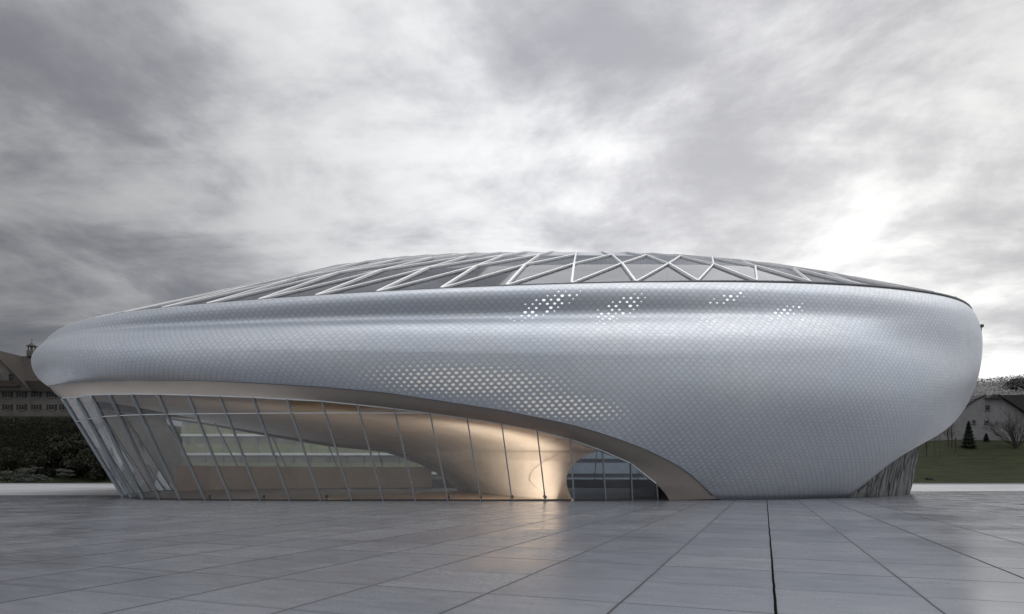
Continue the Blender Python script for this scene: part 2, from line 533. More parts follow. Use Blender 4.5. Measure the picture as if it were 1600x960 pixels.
def perforations():
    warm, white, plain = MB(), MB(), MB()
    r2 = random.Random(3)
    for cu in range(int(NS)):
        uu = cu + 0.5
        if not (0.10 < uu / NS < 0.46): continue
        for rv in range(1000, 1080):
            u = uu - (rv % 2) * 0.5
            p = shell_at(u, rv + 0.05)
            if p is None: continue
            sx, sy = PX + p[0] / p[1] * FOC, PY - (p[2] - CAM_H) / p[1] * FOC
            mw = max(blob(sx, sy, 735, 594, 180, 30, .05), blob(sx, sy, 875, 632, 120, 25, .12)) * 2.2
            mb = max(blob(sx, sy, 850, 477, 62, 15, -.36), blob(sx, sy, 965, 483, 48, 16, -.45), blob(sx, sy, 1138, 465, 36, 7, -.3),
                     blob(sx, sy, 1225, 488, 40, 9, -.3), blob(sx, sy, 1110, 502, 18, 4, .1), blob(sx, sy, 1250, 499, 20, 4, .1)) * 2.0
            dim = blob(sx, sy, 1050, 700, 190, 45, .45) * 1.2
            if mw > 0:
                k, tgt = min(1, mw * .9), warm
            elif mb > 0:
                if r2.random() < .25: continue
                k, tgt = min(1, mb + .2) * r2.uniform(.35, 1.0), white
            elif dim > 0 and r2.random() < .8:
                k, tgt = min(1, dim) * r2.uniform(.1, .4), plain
            else:
                continue
            pu = shell_at(u + .1, rv + .05); pd = shell_at(u, rv + .3)
            if pu is None or pd is None: continue
            tu = Vector(pu - p).normalized(); tv = Vector(pd - p).normalized()
            nn = tu.cross(tv)
            if nn.dot(Vector((-p[0], -p[1], CAM_H - p[2]))) < 0: nn = -nn
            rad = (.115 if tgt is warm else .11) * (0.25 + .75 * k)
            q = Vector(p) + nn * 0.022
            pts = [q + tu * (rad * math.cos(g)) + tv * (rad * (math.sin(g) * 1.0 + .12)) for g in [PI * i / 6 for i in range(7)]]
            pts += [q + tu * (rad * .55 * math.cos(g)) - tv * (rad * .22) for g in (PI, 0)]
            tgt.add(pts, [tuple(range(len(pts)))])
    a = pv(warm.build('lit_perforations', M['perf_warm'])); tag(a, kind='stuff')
    b = pv(white.build('skyglow_perforations', M['perf_white'])); tag(b, kind='stuff')
    c = pv(plain.build('painted_glints', M['glint_pale'])); tag(c, kind='stuff')
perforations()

# ---- glass wall leaning outward: foot points on the ground, heads under the soffit
base_tab = [(195, 47.1), (207, 44.5), (225, 42.7), (251, 41.9), (283, 41.3), (362, 40.7), (500, 40.2), (946, 40.3), (1045, 41.0), (1117, 41.6)]
def base_Y(px): return float(np.interp(px, [b[0] for b in base_tab], [b[1] for b in base_tab]))
top_tab = [(118, 624), (120, 621.5), (130, 618.5), (143, 617.5), (172, 616.6), (207, 616.2), (248, 616.5), (300, 618), (380, 620.5), (500, 627), (600, 637), (680, 647), (770, 660), (850, 675), (900, 689), (950, 708), (985, 724), (1020, 750), (1040, 772), (1046, 782)]
def top_py(px): return float(np.interp(px, [b[0] for b in top_tab], [b[1] for b in top_tab]))
mull = [(207, 120), (225, 143), (251, 172), (283, 207), (322, 248), (362, 295), (408, 344), (454, 396), (502, 449), (550, 503), (599, 559), (649, 616), (700, 672), (751, 730), (800, 784), (852, 839), (897, 891), (946, 941), (987, 985), (1027, 1025)]
FT, HD = [], []
for bx, tx in mull:
    Yb = base_Y(bx); p = ray(bx, 0, Yb); p.z = 0.012
    Yt = Yb - .45
    q = ray(tx, top_py(tx), Yt)
    FT.append(p); HD.append(q)
# left side and rear of the glass wall, hidden round the corner
side = [(-27.6, 46.9), (-28.9, 49.2), (-30.0, 51.6), (-31.0, 54.2), (-32.0, 57.2), (-33, 60.5), (-33.2, 64.5), (-32.0, 69), (-29, 73), (-25, 76.3), (-20, 78.9), (-15, 80.5), (-10, 81.3), (-5, 81.6), (0, 81.6), (5, 81.3), (10, 80.6), (15, 79.3)]
headz = [6.95, 7.1, 7.25, 7.4, 7.5, 7.6, 7.7, 7.7, 7.7, 7.6, 7.5, 7.4, 7.2, 6.9, 6.4, 5.8, 4.6, 2.6]
SF = [Vector((x, y, .012)) for x, y in side]
SH = []
for (x, y), z in zip(side, headz):
    k = 1 + .0172 * z
    SH.append(Vector((4 + (x - 4) * k, 62 + (y - 62) * (1 + .008 * z), z)))
FTA = SF[::-1] + FT            # from the back round the left corner to the right foot
HDA = SH[::-1] + HD
NSIDE = len(SF)

pts_out = Vector((0, 62, 3))
for i in range(len(FTA) - 1):
    a, b, c, d = FTA[i], FTA[i + 1], HDA[i + 1], HDA[i]
    pv(link_mesh('glass_pane', [a, b, c, d], [(0, 1, 2, 3)], M['glass' if i >= NSIDE - 7 else 'rearglass']))
for i in range(len(FTA)):
    a, b = FTA[i], HDA[i]
    nxt = FTA[min(i + 1, len(FTA) - 1)] - FTA[max(i - 1, 0)]
    nrm = nxt.cross(b - a).normalized()
    if nrm.dot(a - Vector((0, 62, 0))) < 0: nrm = -nrm
    mb = MB().bar(a + nrm * .05, b + nrm * .05, .075, .2, up=nrm)
    pv(mb.build('mullion', M['alu']))
# transom and head rail, sill rail
def rail(pts, w, d, name, mat):
    mb = MB()
    for p, q in zip(pts[:-1], pts[1:]):
        mb.bar(p, q, w, d)
    return pv(mb.build(name, mat))
tr = []
for i in range(NSIDE - 4, len(FTA)):
    a, b = FTA[i], HDA[i]
    zt = 5.32
    if b.z < zt: break
    p = a.lerp(b, (zt - a.z) / (b.z - a.z)); tr.append(p + Vector((0, -.06, 0)))
if i > 0:      # end of the transom where it meets the arch
    a0, b0, a1, b1 = FTA[i - 1], HDA[i - 1], FTA[i], HDA[i]
    k = (b0.z - 5.32) / (b0.z - b1.z)
    tr.append(b0.lerp(b1, k) + Vector((0, -.06, 0)))
rail(tr, .055, .055, 'transom', M['rail'])
rail([p + Vector((0, -.03, 0)) for p in HDA], .08, .07, 'head_rail', M['rail'])
rail([p + Vector((0, 0, .04)) for p in FTA], .12, .09, 'sill_rail', M['dark'])

# low solid dado along the foot of the rear glass
rp = [p for p in FTA if p.y > 62]
rp = [Vector((19.5, 77.2, 0))] + rp
for name, mat, h_, cond in (('rear_dado', simple('dado_panel', (.17, .19, .215), .4, 0, .1, .5), 1.0, lambda x: x > -13), ('rear_partition', M['plaster'], 2.5, lambda x: x <= -13)):
    dd_ = MB()
    for p, q in zip(rp[:-1], rp[1:]):
        if cond(q.x):
            dd_.bar(Vector((p.x * .985, p.y - .5, h_ / 2 + .02)), Vector((q.x * .985, q.y - .5, h_ / 2 + .02)), .25, h_)
    pv(dd_.build(name, mat))
# painted contact shade: dark strip along the foot of the glass and shell
contact_path = [p for p in FT] + [Vector((10.0, 40.9, 0)), Vector((12.9, 41.6, 0))] + [Vector((L[k].x, L[k].y, 0)) for k in range(len(L)) if L[k].z == 0 and L[k].y < 60] + [Vector((25.6, 47.3, 0)), Vector((28.2, 49.7, 0)), Vector((30.4, 52.3, 0)), Vector((32.9, 55, 0))]
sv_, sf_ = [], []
for p in contact_path:
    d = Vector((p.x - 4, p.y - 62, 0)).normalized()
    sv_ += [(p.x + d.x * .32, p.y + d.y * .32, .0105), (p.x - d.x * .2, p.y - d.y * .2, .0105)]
for k in range(len(contact_path) - 1): sf_.append((2 * k, 2 * k + 2, 2 * k + 3, 2 * k + 1))
pv(link_mesh('contact_shade', sv_, sf_, M['dark']))
# ---- soffit: band between the shell's lower edge and the head of the glass
def resample(pts, n):
    P = np.array([tuple(p) for p in pts]); s = np.concatenate([[0], np.cumsum(np.linalg.norm(np.diff(P, axis=0), axis=1))])
    q = np.linspace(0, s[-1], n)
    return np.stack([np.interp(q, s, P[:, k]) for k in range(3)], 1)
dfoot = Ld[[i for i, p in enumerate(L) if p.z == 0.0][0]]
dback = ellipse_angle((16, 84.3), LA, LB)
sel = [i for i in range(NPH) if (deg[i] <= dfoot + .3)]
order = [i for i in range(NPH) if deg[i] >= dback] + sel
outer = np.stack([xl[order], yl[order], zl[order]], 1)
split = sum(1 for i in order if not (-150 > deg[i] or deg[i] > 0))
hd_in = [Vector((17.5, 81, 0.0))] + SH[::-1]
head_front = [ray(tx, top_py(tx), float(np.interp(tx, [m_[1] for m_ in mull] + [1046], [h_.y for h_ in HD] + [41.0]))) for tx in
              (118, 120, 125, 130, 143, 157, 172, 190, 207, 228, 248, 270, 295, 320, 344, 370, 396, 423, 449, 476, 503, 530, 559, 588, 616, 644, 672, 700, 730, 757, 784, 812, 839, 865, 891, 916, 941, 960, 978, 993, 1007, 1019, 1029, 1036, 1041, 1046)]
head_front[-1].z = 0
nb_ = [k for k, i in enumerate(order) if -148 < deg[i] < 0][0]
inner = np.concatenate([resample(hd_in, nb_), resample(head_front, len(order) - nb_)], 0)
# pair by arc length on both rails
outer = np.concatenate([resample([Vector(p) for p in outer[:nb_]], nb_), resample([Vector(p) for p in outer[nb_ - 1:]], len(order) - nb_)], 0)
NT_ = 8
sv, sf = [], []
for k in range(NT_):
    t = k / (NT_ - 1)
    sag = .22 * math.sin(PI * t)
    P = outer * (1 - t) + inner * t
    lift = np.clip(P[:, 2] / 3, 0, 1)
    P[:, 2] += -sag * lift * .6
    P[:, 1] += -sag * .25 * (P[:, 1] < 60)
    sv.append(P)
sv = np.array(sv); n_ = sv.shape[1]
for k in range(NT_ - 1):
    for i in range(n_ - 1):
        sf.append((k * n_ + i, k * n_ + i + 1, (k + 1) * n_ + i + 1, (k + 1) * n_ + i))
pv(link_mesh('soffit', sv.reshape(-1, 3), sf, M['soffit'], smooth=True))
# thin bright lip along the arch edge of the shell
lip = [Vector(p) + Vector((0, -.02, 0)) for p in outer[nb_ - 60::4]]
pv(MB().tube(lip, .035, 5).build('arch_lip', M['alu'], smooth=True))

# ---- fissured stone wall under the right end
stone_pl = [(1322, 46.4), (1336, 46.8), (1352, 47.4), (1370, 48.2), (1390, 50), (1408, 52.3), (1420, 55.0)]
sp = [ray(px, 0, Y) for px, Y in stone_pl] + [Vector((34.0, 60, 0)), Vector((33.5, 68, 0)), Vector((31, 76, 0)), Vector((27, 79.5, 0))]
spr = resample([Vector((p.x, p.y, 0)) for p in sp], 160)
arc = np.concatenate([[0], np.cumsum(np.linalg.norm(np.diff(spr, axis=0), axis=1))])
stv, stuv, stf = [], [], []
HH = 28
for k in range(HH):
    z = 6.6 * k / (HH - 1)
    for i in range(160):
        x, y, _ = spr[i]
        kk = 1 + .0062 * z
        g = .10 * math.sin(arc[i] * 3.1 + .7 * math.sin(z * 1.1 + arc[i] * .7)) + .06 * math.sin(arc[i] * 7.3 + z)
        d = Vector((x - 4, y - 62, 0)).normalized()
        stv.append((4 + (x - 4) * kk + d.x * g, 62 + (y - 62) * kk + d.y * g, z)); stuv.append((arc[i], z))
for k in range(HH - 1):
    for i in range(159):
        stf.append((k * 160 + i, k * 160 + i + 1, (k + 1) * 160 + i + 1, (k + 1) * 160 + i))
pv(link_mesh('stone_wall', stv, stf, M['stone'], smooth=True, uvs=stuv))

# ---- vault inside: one plaster surface spanning from the front arch to the rear arch
J_px = [(941, 704), (925, 708, ), (912, 714.5), (901, 721), (893, 729), (887.5, 738), (885.3, 746), (885.5, 756), (887.5, 766), (891, 774), (897, 782)]
def hole_Y(py): return 40.0 + 1.9 * math.sin(PI * min(1, max(0, (py - 704) / 78)))
hole = [ray(px, py, hole_Y(py)) for px, py in J_px]
hole[0] = HD[17].copy(); hole[-1].z = .012
frontc = [h_.copy() for h_ in SH[9::-1]] + [h_ + Vector((0, .12, 0.02)) for h_ in HD[:17]]
rear_px = [(150, 641, 77), (200, 644, 77), (328, 662, 76), (420, 678, 75), (520, 694, 73), (570, 698.5, 72), (605, 701.5, 71), (640, 711, 69.5), (668, 721, 68), (692, 732, 66.6), (712, 745, 65.5), (727, 757, 64.8), (737, 767.5, 64.6)]
rearc = [Vector((-30, 75.5, 8.6))] + [ray(*p) for p in rear_px]
rearc[-1].z = .012
nA = 120
fa = resample(frontc, nA); ra = resample(rearc[:9], nA)
fb = resample(hole, 60); rb = resample(rearc[8:], 60)
fr_ = np.concatenate([fa, fb[1:]], 0); re_ = np.concatenate([ra, rb[1:]], 0)
NV = 40
vv_ = []
for k in range(NV):
    t = k / (NV - 1)
    P = fr_ * (1 - t) + re_ * t
    crown = 4 * t * (1 - t)
    P[:, 2] += crown * np.clip(P[:, 2] / 8, 0, 1) * .55
    # the foot of the vault curves back like a shell
    wf = np.clip((np.arange(P.shape[0]) - 90) / 50, 0, 1)
    P[:, 0] += -crown * wf * 1.1
    vv_.append(P)
vv_ = np.array(vv_); nn_ = vv_.shape[1]
vf = [(k * nn_ + i, k * nn_ + i + 1, (k + 1) * nn_ + i + 1, (k + 1) * nn_ + i) for k in range(NV - 1) for i in range(nn_ - 1)]
pv(link_mesh('vault', vv_.reshape(-1, 3), vf, M['plaster'], smooth=True))
# second plaster leaf laid over the right part of the vault (its curved edge shows)
def leaf_limit(py):
    return float(np.interp(py, [690, 697, 700, 712, 728, 745, 756, 768], [930, 905, 891, 866, 838, 823, 829, 850]))
edge = []
for i in range(nn_ - 60, nn_):
    tc = 0.0
    for q in np.linspace(0, .8, 161):
        k0 = min(int(q * (NV - 1)), NV - 2); f0 = q * (NV - 1) - k0
        p = vv_[k0, i] * (1 - f0) + vv_[k0 + 1, i] * f0
        if PX + p[0] / p[1] * FOC < leaf_limit(PY - (p[2] - CAM_H) / p[1] * FOC): break
        tc = q
    edge.append([i, tc])
tcs = np.convolve(np.pad([e[1] for e in edge], 5, 'edge'), np.ones(11) / 11, 'valid')
lv, lf = [], []
KL = 14
for k in range(KL):
    for (i, _), tc in zip(edge, tcs):
        t = tc * min(k, KL - 2) / (KL - 2) * (NV - 1); k0 = min(int(t), NV - 2); f0 = t - k0
        p = vv_[k0, i] * (1 - f0) + vv_[k0 + 1, i] * f0
        lv.append(Vector(p) + Vector((-.05, -.09, -.03)) * (1 if 0 < k < KL - 1 else .05))
ne = len(edge)
for k in range(KL - 1):
    for i in range(ne - 1):
        lf.append((k * ne + i, k * ne + i + 1, (k + 1) * ne + i + 1, (k + 1) * ne + i))
pv(link_mesh('vault_leaf', lv, lf, M['plaster'], smooth=True))
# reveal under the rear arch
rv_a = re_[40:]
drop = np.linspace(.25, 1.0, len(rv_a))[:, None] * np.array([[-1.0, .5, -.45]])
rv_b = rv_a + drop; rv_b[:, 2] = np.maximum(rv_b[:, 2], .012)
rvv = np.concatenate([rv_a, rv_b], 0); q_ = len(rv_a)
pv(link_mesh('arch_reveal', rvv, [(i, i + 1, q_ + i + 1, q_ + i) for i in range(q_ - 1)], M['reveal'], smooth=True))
# floors
fl = [Vector((p.x, p.y, .016)) for p in FTA] + [Vector((p[0], p[1], .016)) for p in sp[0:1]] + [Vector((p.x, p.y, .016)) for p in [Vector((34.0, 60, 0)), Vector((31, 76, 0)), Vector((20, 80, 0))]]
pv(link_mesh('interior_floor', fl, [tuple(range(len(fl)))], M['floor']))
dk = [(XC + .93 * A_RIM * math.cos(g), YC + .93 * B_RIM * math.sin(g), 11.2) for g in np.linspace(0, 2 * PI, 96, endpoint=False)]
pv(link_mesh('roof_deck', dk, [tuple(range(96))], M['deck']))

# ---- faceted glass roof and its white diagrid
rim_c = np.stack([xr, yr, Zr], 1)
sg = np.linalg.norm(np.diff(np.vstack([rim_c, rim_c[:1]]), axis=0), axis=1); rc = np.concatenate([[0], np.cumsum(sg)])
NB = 50
# first node sits where the photo shows one, on the front
i0 = int(np.argmin(np.abs(deg + 84.0)))
ROOF_H = 8.0
RHO = [1.0, .82, .66, .50, .33, .16]
def zcap(r, c=0.0): return (1 - r ** 1.95) * float(np.interp(r * c, [-1, -.6, -.3, 0, .3, .6, .85, 1], [5.09, 7.11, 8.5, 7.8, 7.3, 6.9, 5.9, 5.0]))
def roof_node(i, k):
    s = (rc[i0] + rc[-1] * i / NB) % rc[-1]
    ph = np.radians(np.interp(s, rc, np.append(deg, deg[0] + 360)))
    r = RHO[k]
    zr = np.interp(s, rc, np.append(Zr, Zr[0]))
    zmean = 13.6
    x = XC + 7.0 * (1 - r) + a_rim(ph) * r * math.cos(ph)
    return Vector((x, YC + b_rim(ph) * r * math.sin(ph), zr * r + zmean * (1 - r) + zcap(r, min(1.0, max(-1.0, (x - XC) / A_RIM / r))) + .05))
nodes = [[roof_node(i, k) for k in range(len(RHO))] for i in range(NB)]
rv_, rf_ = [], []
KR = len(RHO)
for i in range(NB): rv_ += nodes[i]
rv_.append(Vector((XC + 7.0, YC, 13.6 + 7.6)))
for i in range(NB):
    j = (i + 1) % NB
    for k in range(KR - 1):
        rf_ += [(i * KR + k, j * KR + k, j * KR + k + 1), (i * KR + k, j * KR + k + 1, i * KR + k + 1)]
    rf_.append((i * KR + KR - 1, j * KR + KR - 1, NB * KR))
pv(link_mesh('roof_glass', rv_, rf_, M['roofglass']))
def up_at(p): return Vector(((p.x - XC) / 39 ** 2 * 18, (p.y - YC) / 23 ** 2 * 18, .8)).normalized()
for i in range(NB):
    mb = MB()
    for k in range(KR - 1 if i % 2 == 0 else 4):
        p, q = nodes[i][k], nodes[i][k + 1]
        mb.bar(p + up_at(p) * .06, q + up_at(q) * .06, .145 - .03 * k, .17 - .035 * k, up=up_at(p))
    pv(mb.build('roof_beam', M['beam']))
    mb = MB()
    for k in range(2):
        p, q = nodes[i][k], nodes[(i + 1 + k) % NB][k + 1] if k == 0 else nodes[(i + 1 + k) % NB][k + 1]
        p = nodes[(i + k) % NB][k]
        mb.bar(p + up_at(p) * .05, q + up_at(q) * .05, .095, .15, up=up_at(p))
    pv(mb.build('diagonal_beam', M['beam']))
# dark gutter round the roof and the steel ring beams below the glass
pv(MB().tube([Vector(p) + Vector((0, 0, .02)) for p in rim_c[::8]], .13, 6, close=True).build('rim_gutter', M['dark'], smooth=True))
for k in (1, 3):
    pts = [n[k] - Vector((0, 0, .35)) for n in nodes]
    pv(MB().tube(pts, .13, 5, close=True).build('ring_beam', M['dark'], smooth=True))
for i in range(0, NB, 2):
    p = nodes[i][1] - Vector((0, 0, .35)); q = Vector((XC + (p.x - XC) * .97, YC + (p.y - YC) * .95, 11.2))
    pv(MB().tube([p, q], .11, 6).build('roof_prop', M['dark']))
for px, py, Y in ((131, 504.5, 51.0), (1532.5, 510, 53.0)):
    p = ray(px, py, Y)
    pv(MB().box(p, (.22, .4, .22)).bar(p + Vector((0, 0, -.5)), p, .1).build('rim_vent', M['dark']))

# ------------------------------------------------------------------ GROUND
def smooth(a, b, x):
    t = min(1, max(0, (x - a) / (b - a))); return t * t * (3 - 2 * t)
def terrain(x, y):
    z = -0.03
    if y > 108:
        left = smooth(45, 80, -x); right = smooth(48, 75, x)
        z += left * (1.1 * smooth(110, 122, y) + 3.6 * smooth(117, 129, y) + 8.4 * smooth(130, 132, y))
        z += right * (7.6 * smooth(109, 150, y) + .35 * math.sin(x * .13 + y * .09) * smooth(112, 135, y) + 1.6 * smooth(125, 150, y) * smooth(75, 100, x))
    return z
gx = np.concatenate([[-4000, -1500, -600, -300], np.arange(-220, 221, 4.0), [300, 600, 1500, 4000]])
gy = np.concatenate([[-3000, -600, -100, 0, 60, 100], np.arange(108, 190, 2.0), [200, 240, 320, 500, 900, 2000, 5000]])
gv = [(x, y, terrain(x, y)) for y in gy for x in gx]
gn = len(gx)
gf = [(j * gn + i, j * gn + i + 1, (j + 1) * gn + i + 1, (j + 1) * gn + i) for j in range(len(gy) - 1) for i in range(gn - 1)]
def lawn_mat():
    m, nt, b = new_mat('lawn')
    co = nt.node('ShaderNodeTexCoord').outputs['Object']
    a = nt.noise(nt.mapping(co, (.25, 1.2, 1)), .6, 6, .65)
    c = nt.noise(co, 3.5, 4)
    base = nt.mix(nt.maprange(a, .35, .65, 0, 1), (.019, .026, .011), (.037, .042, .019))
    base = nt.mix(nt.maprange(c, .4, .7, 0, .6), base, (.014, .016, .009))
    nt.link(base, b.inputs['Base Color'])
    b.inputs['Roughness'].default_value = .9; b.inputs['Specular IOR Level'].default_value = .1
    nt.link(nt.bump(nt.m('ADD', c, a), .8, .2), b.inputs['Normal'])
    return m
M['lawn'] = lawn_mat()
tag(link_mesh('ground', gv, gf, M['lawn'], smooth=True), kind='structure')
road = link_mesh('road', [(-900, 20, 0), (900, 20, 0), (900, 110.5, 0), (-900, 110.5, 0)], [(0, 1, 2, 3)], M['road'])
tag(road, kind='structure')
kb = MB().box((0, 110.65, .07), (1800, .3, .24)).build('kerb', simple('kerb_stone', (.3, .3, .31), .8)); tag(kb, kind='structure')
ANG = math.atan2(395.0, FOC)
M['plaza'] = plaza_material(ANG, 3.03, 7.56, 1.80)
# the plaza ends along a line a little askew to the view
pz = [(-400, -60, .006), (400, -60, .006), (400, 100, .006), (60, 66.5, .006), (34, 62, .006), (-30, 51.5, .006), (-400, 47, .006)]
tag(link_mesh('plaza', pz, [tuple(range(len(pz)))], M['plaza']), kind='structure')

# ------------------------------------------------------------------ BUILDINGS
def window(parent, mf, mg, c, w, h, rz=0, shutters=None, arch=False, name='window'):
    """frame with glazing bars, pane child; c is the centre on the wall face (parent space), facing -y"""
    f = MB(); t = .09
    f.box((c[0], c[1] - .03, c[2] + h / 2 - t / 2), (w, .12, t)); f.box((c[0], c[1] - .03, c[2] - h / 2 + t / 2), (w, .12, t))
    for s in (-1, 1): f.box((c[0] + s * (w / 2 - t / 2), c[1] - .03, c[2]), (t, .12, h - 2 * t))
    f.box((c[0], c[1] - .02, c[2]), (.06, .08, h - 2 * t))
    f.box((c[0], c[1] - .012, c[2] + h * .12), (w - 2 * t, .05, .05))
    fo = f.build(name, mf, parent)
    MB().box((c[0], c[1] - .005, c[2]), (w - 2 * t, .03, h - 2 * t)).build('pane', mg, fo)
    MB().box((c[0], c[1] - .1, c[2] - h / 2 - .06), (w + .3, .25, .1)).build('sill', mf, fo)
    if shutters:
        for s in (-1, 1):
            MB().box((c[0] + s * (w / 2 + .24), c[1] - .03, c[2]), (.44, .06, h)).build('shutter', shutters, fo)
    return fo
M['hwall'] = simple('weathered_render', (.10, .094, .084), .85, 0, .35, .5, bump=.3, bscale=3)
M['hroof'] = None
def roof_mat(name, c1, c2):
    m, nt, b = new_mat(name)
    co = nt.node('ShaderNodeTexCoord').outputs['Object']
    br = nt.node('ShaderNodeTexBrick'); nt.link(nt.mapping(co, (1, 1, 1), (PI / 2, 0, 0)), br.inputs['Vector'])
    br.inputs['Scale'].default_value = 2.2; br.inputs['Mortar Size'].default_value = .03
    br.inputs['Color1'].default_value = (*c1, 1); br.inputs['Color2'].default_value = (*c2, 1); br.inputs['Mortar'].default_value = (c1[0] * .3, c1[1] * .3, c1[2] * .3, 1)
    n = nt.noise(co, .4, 5)
    nt.link(nt.mix(nt.maprange(n, .35, .7, 0, .6), br.outputs[0], tuple(c * .5 for c in c1)), b.inputs['Base Color'])
    b.inputs['Roughness'].default_value = .85
    return m
M['hroof'] = roof_mat('brown_tiles', (.028, .022, .017), (.037, .029, .022))
M['sroof'] = roof_mat('slate_tiles', (.030, .030, .033), (.042, .041, .044))
M['wood'] = simple('dark_timber', (.035, .025, .018), .8, 0, .3, 2)
M['shut'] = simple('dark_shutter', (.012, .011, .010), .8, 0, .2, 4)
M['wglass'] = simple('dark_window_glass', (.010, .011, .013), .3, 0, spec=.15)
M['wframe'] = simple('window_frame', (.10, .095, .09), .7)
M['cream'] = simple('pale_render', (.19, .19, .195), .85, 0, .22, .6, bump=.3, bscale=3)

# left: long chalet on its bank
HY = 131.0
def hx(px, Y=HY): return (px - PX) / FOC * Y
def hz(py, Y=HY): return CAM_H + (PY - py) / FOC * Y
house = empty('chalet', (hx(60), HY, 12.0), 'long dark chalet with brown tiled roof and shuttered windows on the left bank', 'house')
x0, x1 = hx(-70) - hx(60), hx(215) - hx(60)
zb, ze, zr2 = hz(655) - 12.0, hz(611) - 12.0, hz(546) - 12.0
MB().box(((x0 + x1) / 2, 5.5, (zb + ze) / 2 - 1), (x1 - x0, 11, ze - zb + 2)).build('wall', M['hwall'], house)
rf = MB()
rf.prism([(0, 0), (0, .25), (1, 1.0), (1, .75)], 0, 1, xf=lambda p: (x0 - .8 + (x1 - x0 + 1.6) * p[1], -1.0 + p[0] * 7.5, ze - .2 + (zr2 - ze) * 1.0 * p[2] + (0 if p[0] > 0 else 0)))
rf.prism([(0, 0), (0, .25), (1, 1.0), (1, .75)], 0, 1, xf=lambda p: (x0 - .8 + (x1 - x0 + 1.6) * p[1], 14.002 - p[0] * 7.5, ze - .2 + (zr2 - ze) * p[2]))
roof = rf.build('roof', M['hroof'], house)
# lantern on the ridge
lx = hx(12.5) - hx(60)
lt = MB()
lt.box((lx, 6.5, zr2 + .3), (1.3, 1.3, 1.2))
for sx in (-.42, .42):
    for sy in (-.42, .42): lt.box((lx + sx, 6.5 + sy, zr2 + 1.35), (.2, .2, .9))
lt.box((lx, 6.5, zr2 + 1.87), (1.5, 1.5, .14))
lt.add([(lx - .6, 5.9, zr2 + 1.943), (lx + .6, 5.9, zr2 + 1.943), (lx + .6, 7.1, zr2 + 1.943), (lx - .6, 7.1, zr2 + 1.943), (lx, 6.5, zr2 + 2.7)], [(0, 1, 4), (1, 2, 4), (2, 3, 4), (3, 0, 4), (3, 2, 1, 0)])
lt.tube([(lx, 6.5, zr2 + 2.6), (lx, 6.5, zr2 + 3.5)], .05, 5)
lt.build('lantern', M['hwall'], roof)
# projecting gable at the left
gx0 = hx(-62) - hx(60); gx1 = hx(50) - hx(60); gc = (gx0 + gx1) / 2
gzr = hz(551) - 12.0
gm = MB()
prof = [(gx0, ze - .1), (gx1, ze - .1)]
for k in range(0, 21):
    t = k / 20
    s = 1 - 2 * t
    prof.append((gc + s * (gx1 - gc) , ze - .1 + (gzr - ze) * (1 - abs(s)) ** .88))
gm.prism(prof[:2] + prof[3:-1], -1.35, .5)
gm.build('gable_wall', M['hwall'], house)
gr = MB()
for sgn in (-1, 1):
    pr = []
    for k in range(11):
        t = k / 10
        pr.append((gc + sgn * (gx1 - gc + .9) * (1 - t), ze - .55 + (gzr - ze + .75) * t ** .88))
    for a, b in zip(pr[:-1], pr[1:]):
        gr.add([(a[0], -2.2, a[1]), (b[0], -2.2, b[1]), (b[0], 6.5, b[1]), (a[0], 6.5, a[1]), (a[0], -2.2, a[1] + .3), (b[0], -2.2, b[1] + .3), (b[0], 6.5, b[1] + .3), (a[0], 6.5, a[1] + .3)],
               [(0, 1, 2, 3), (7, 6, 5, 4), (0, 4, 5, 1), (3, 2, 6, 7)])
gr.build('gable_roof', M['hroof'], house)
bal = MB()
bz = hz(606) - 12.0
bal.box(((gx0 + hx(41) - hx(60)) / 2, -2.0, bz), (hx(41) - hx(60) - gx0, 1.3, .18))
bal.box(((gx0 + hx(41) - hx(60)) / 2, -2.62, bz + 1.0), (hx(41) - hx(60) - gx0, .1, .12))
nb2 = int((hx(41) - hx(60) - gx0) / .16)
for k in range(nb2): bal.box((gx0 + .05 + k * .16, -2.62, bz + .52), (.10, .05, .84))
bal.build('balcony', M['wood'], house)
for px in (5, 26): window(house, M['wframe'], M['wglass'], (hx(px) - hx(60), -1.35, hz(592) - 12), 1.1, 1.7)
for row, py in ((0, 617), (1, 636.5)):
    for px in (-12, 12, 34, 57, 81, 101, 121, 141, 161):
        window(house, M['wframe'], M['wglass'], (hx(px) - hx(60), 0, hz(py) - 12), 1.15, 1.12 if row else 1.05, shutters=M['shut'])
# ivy-covered retaining wall below, with one window
wallb = empty('retaining_wall', (hx(60), HY - 1.7, 0), 'overgrown retaining wall with one window below the left chalet', 'wall')
M['ivywall'] = simple('overgrown_stone', (.030, .030, .022), .95, 0, .5, .7, bump=.6, bscale=4)
MB().box(((x0 + x1) / 2, .8, hz(652) / 2), (x1 - x0, 1.6, hz(652))).build('wall', M['ivywall'], wallb)
window(wallb, M['wframe'], M['wglass'], (hx(25) - hx(60), 0, hz(660)), 1.8, 1.3)

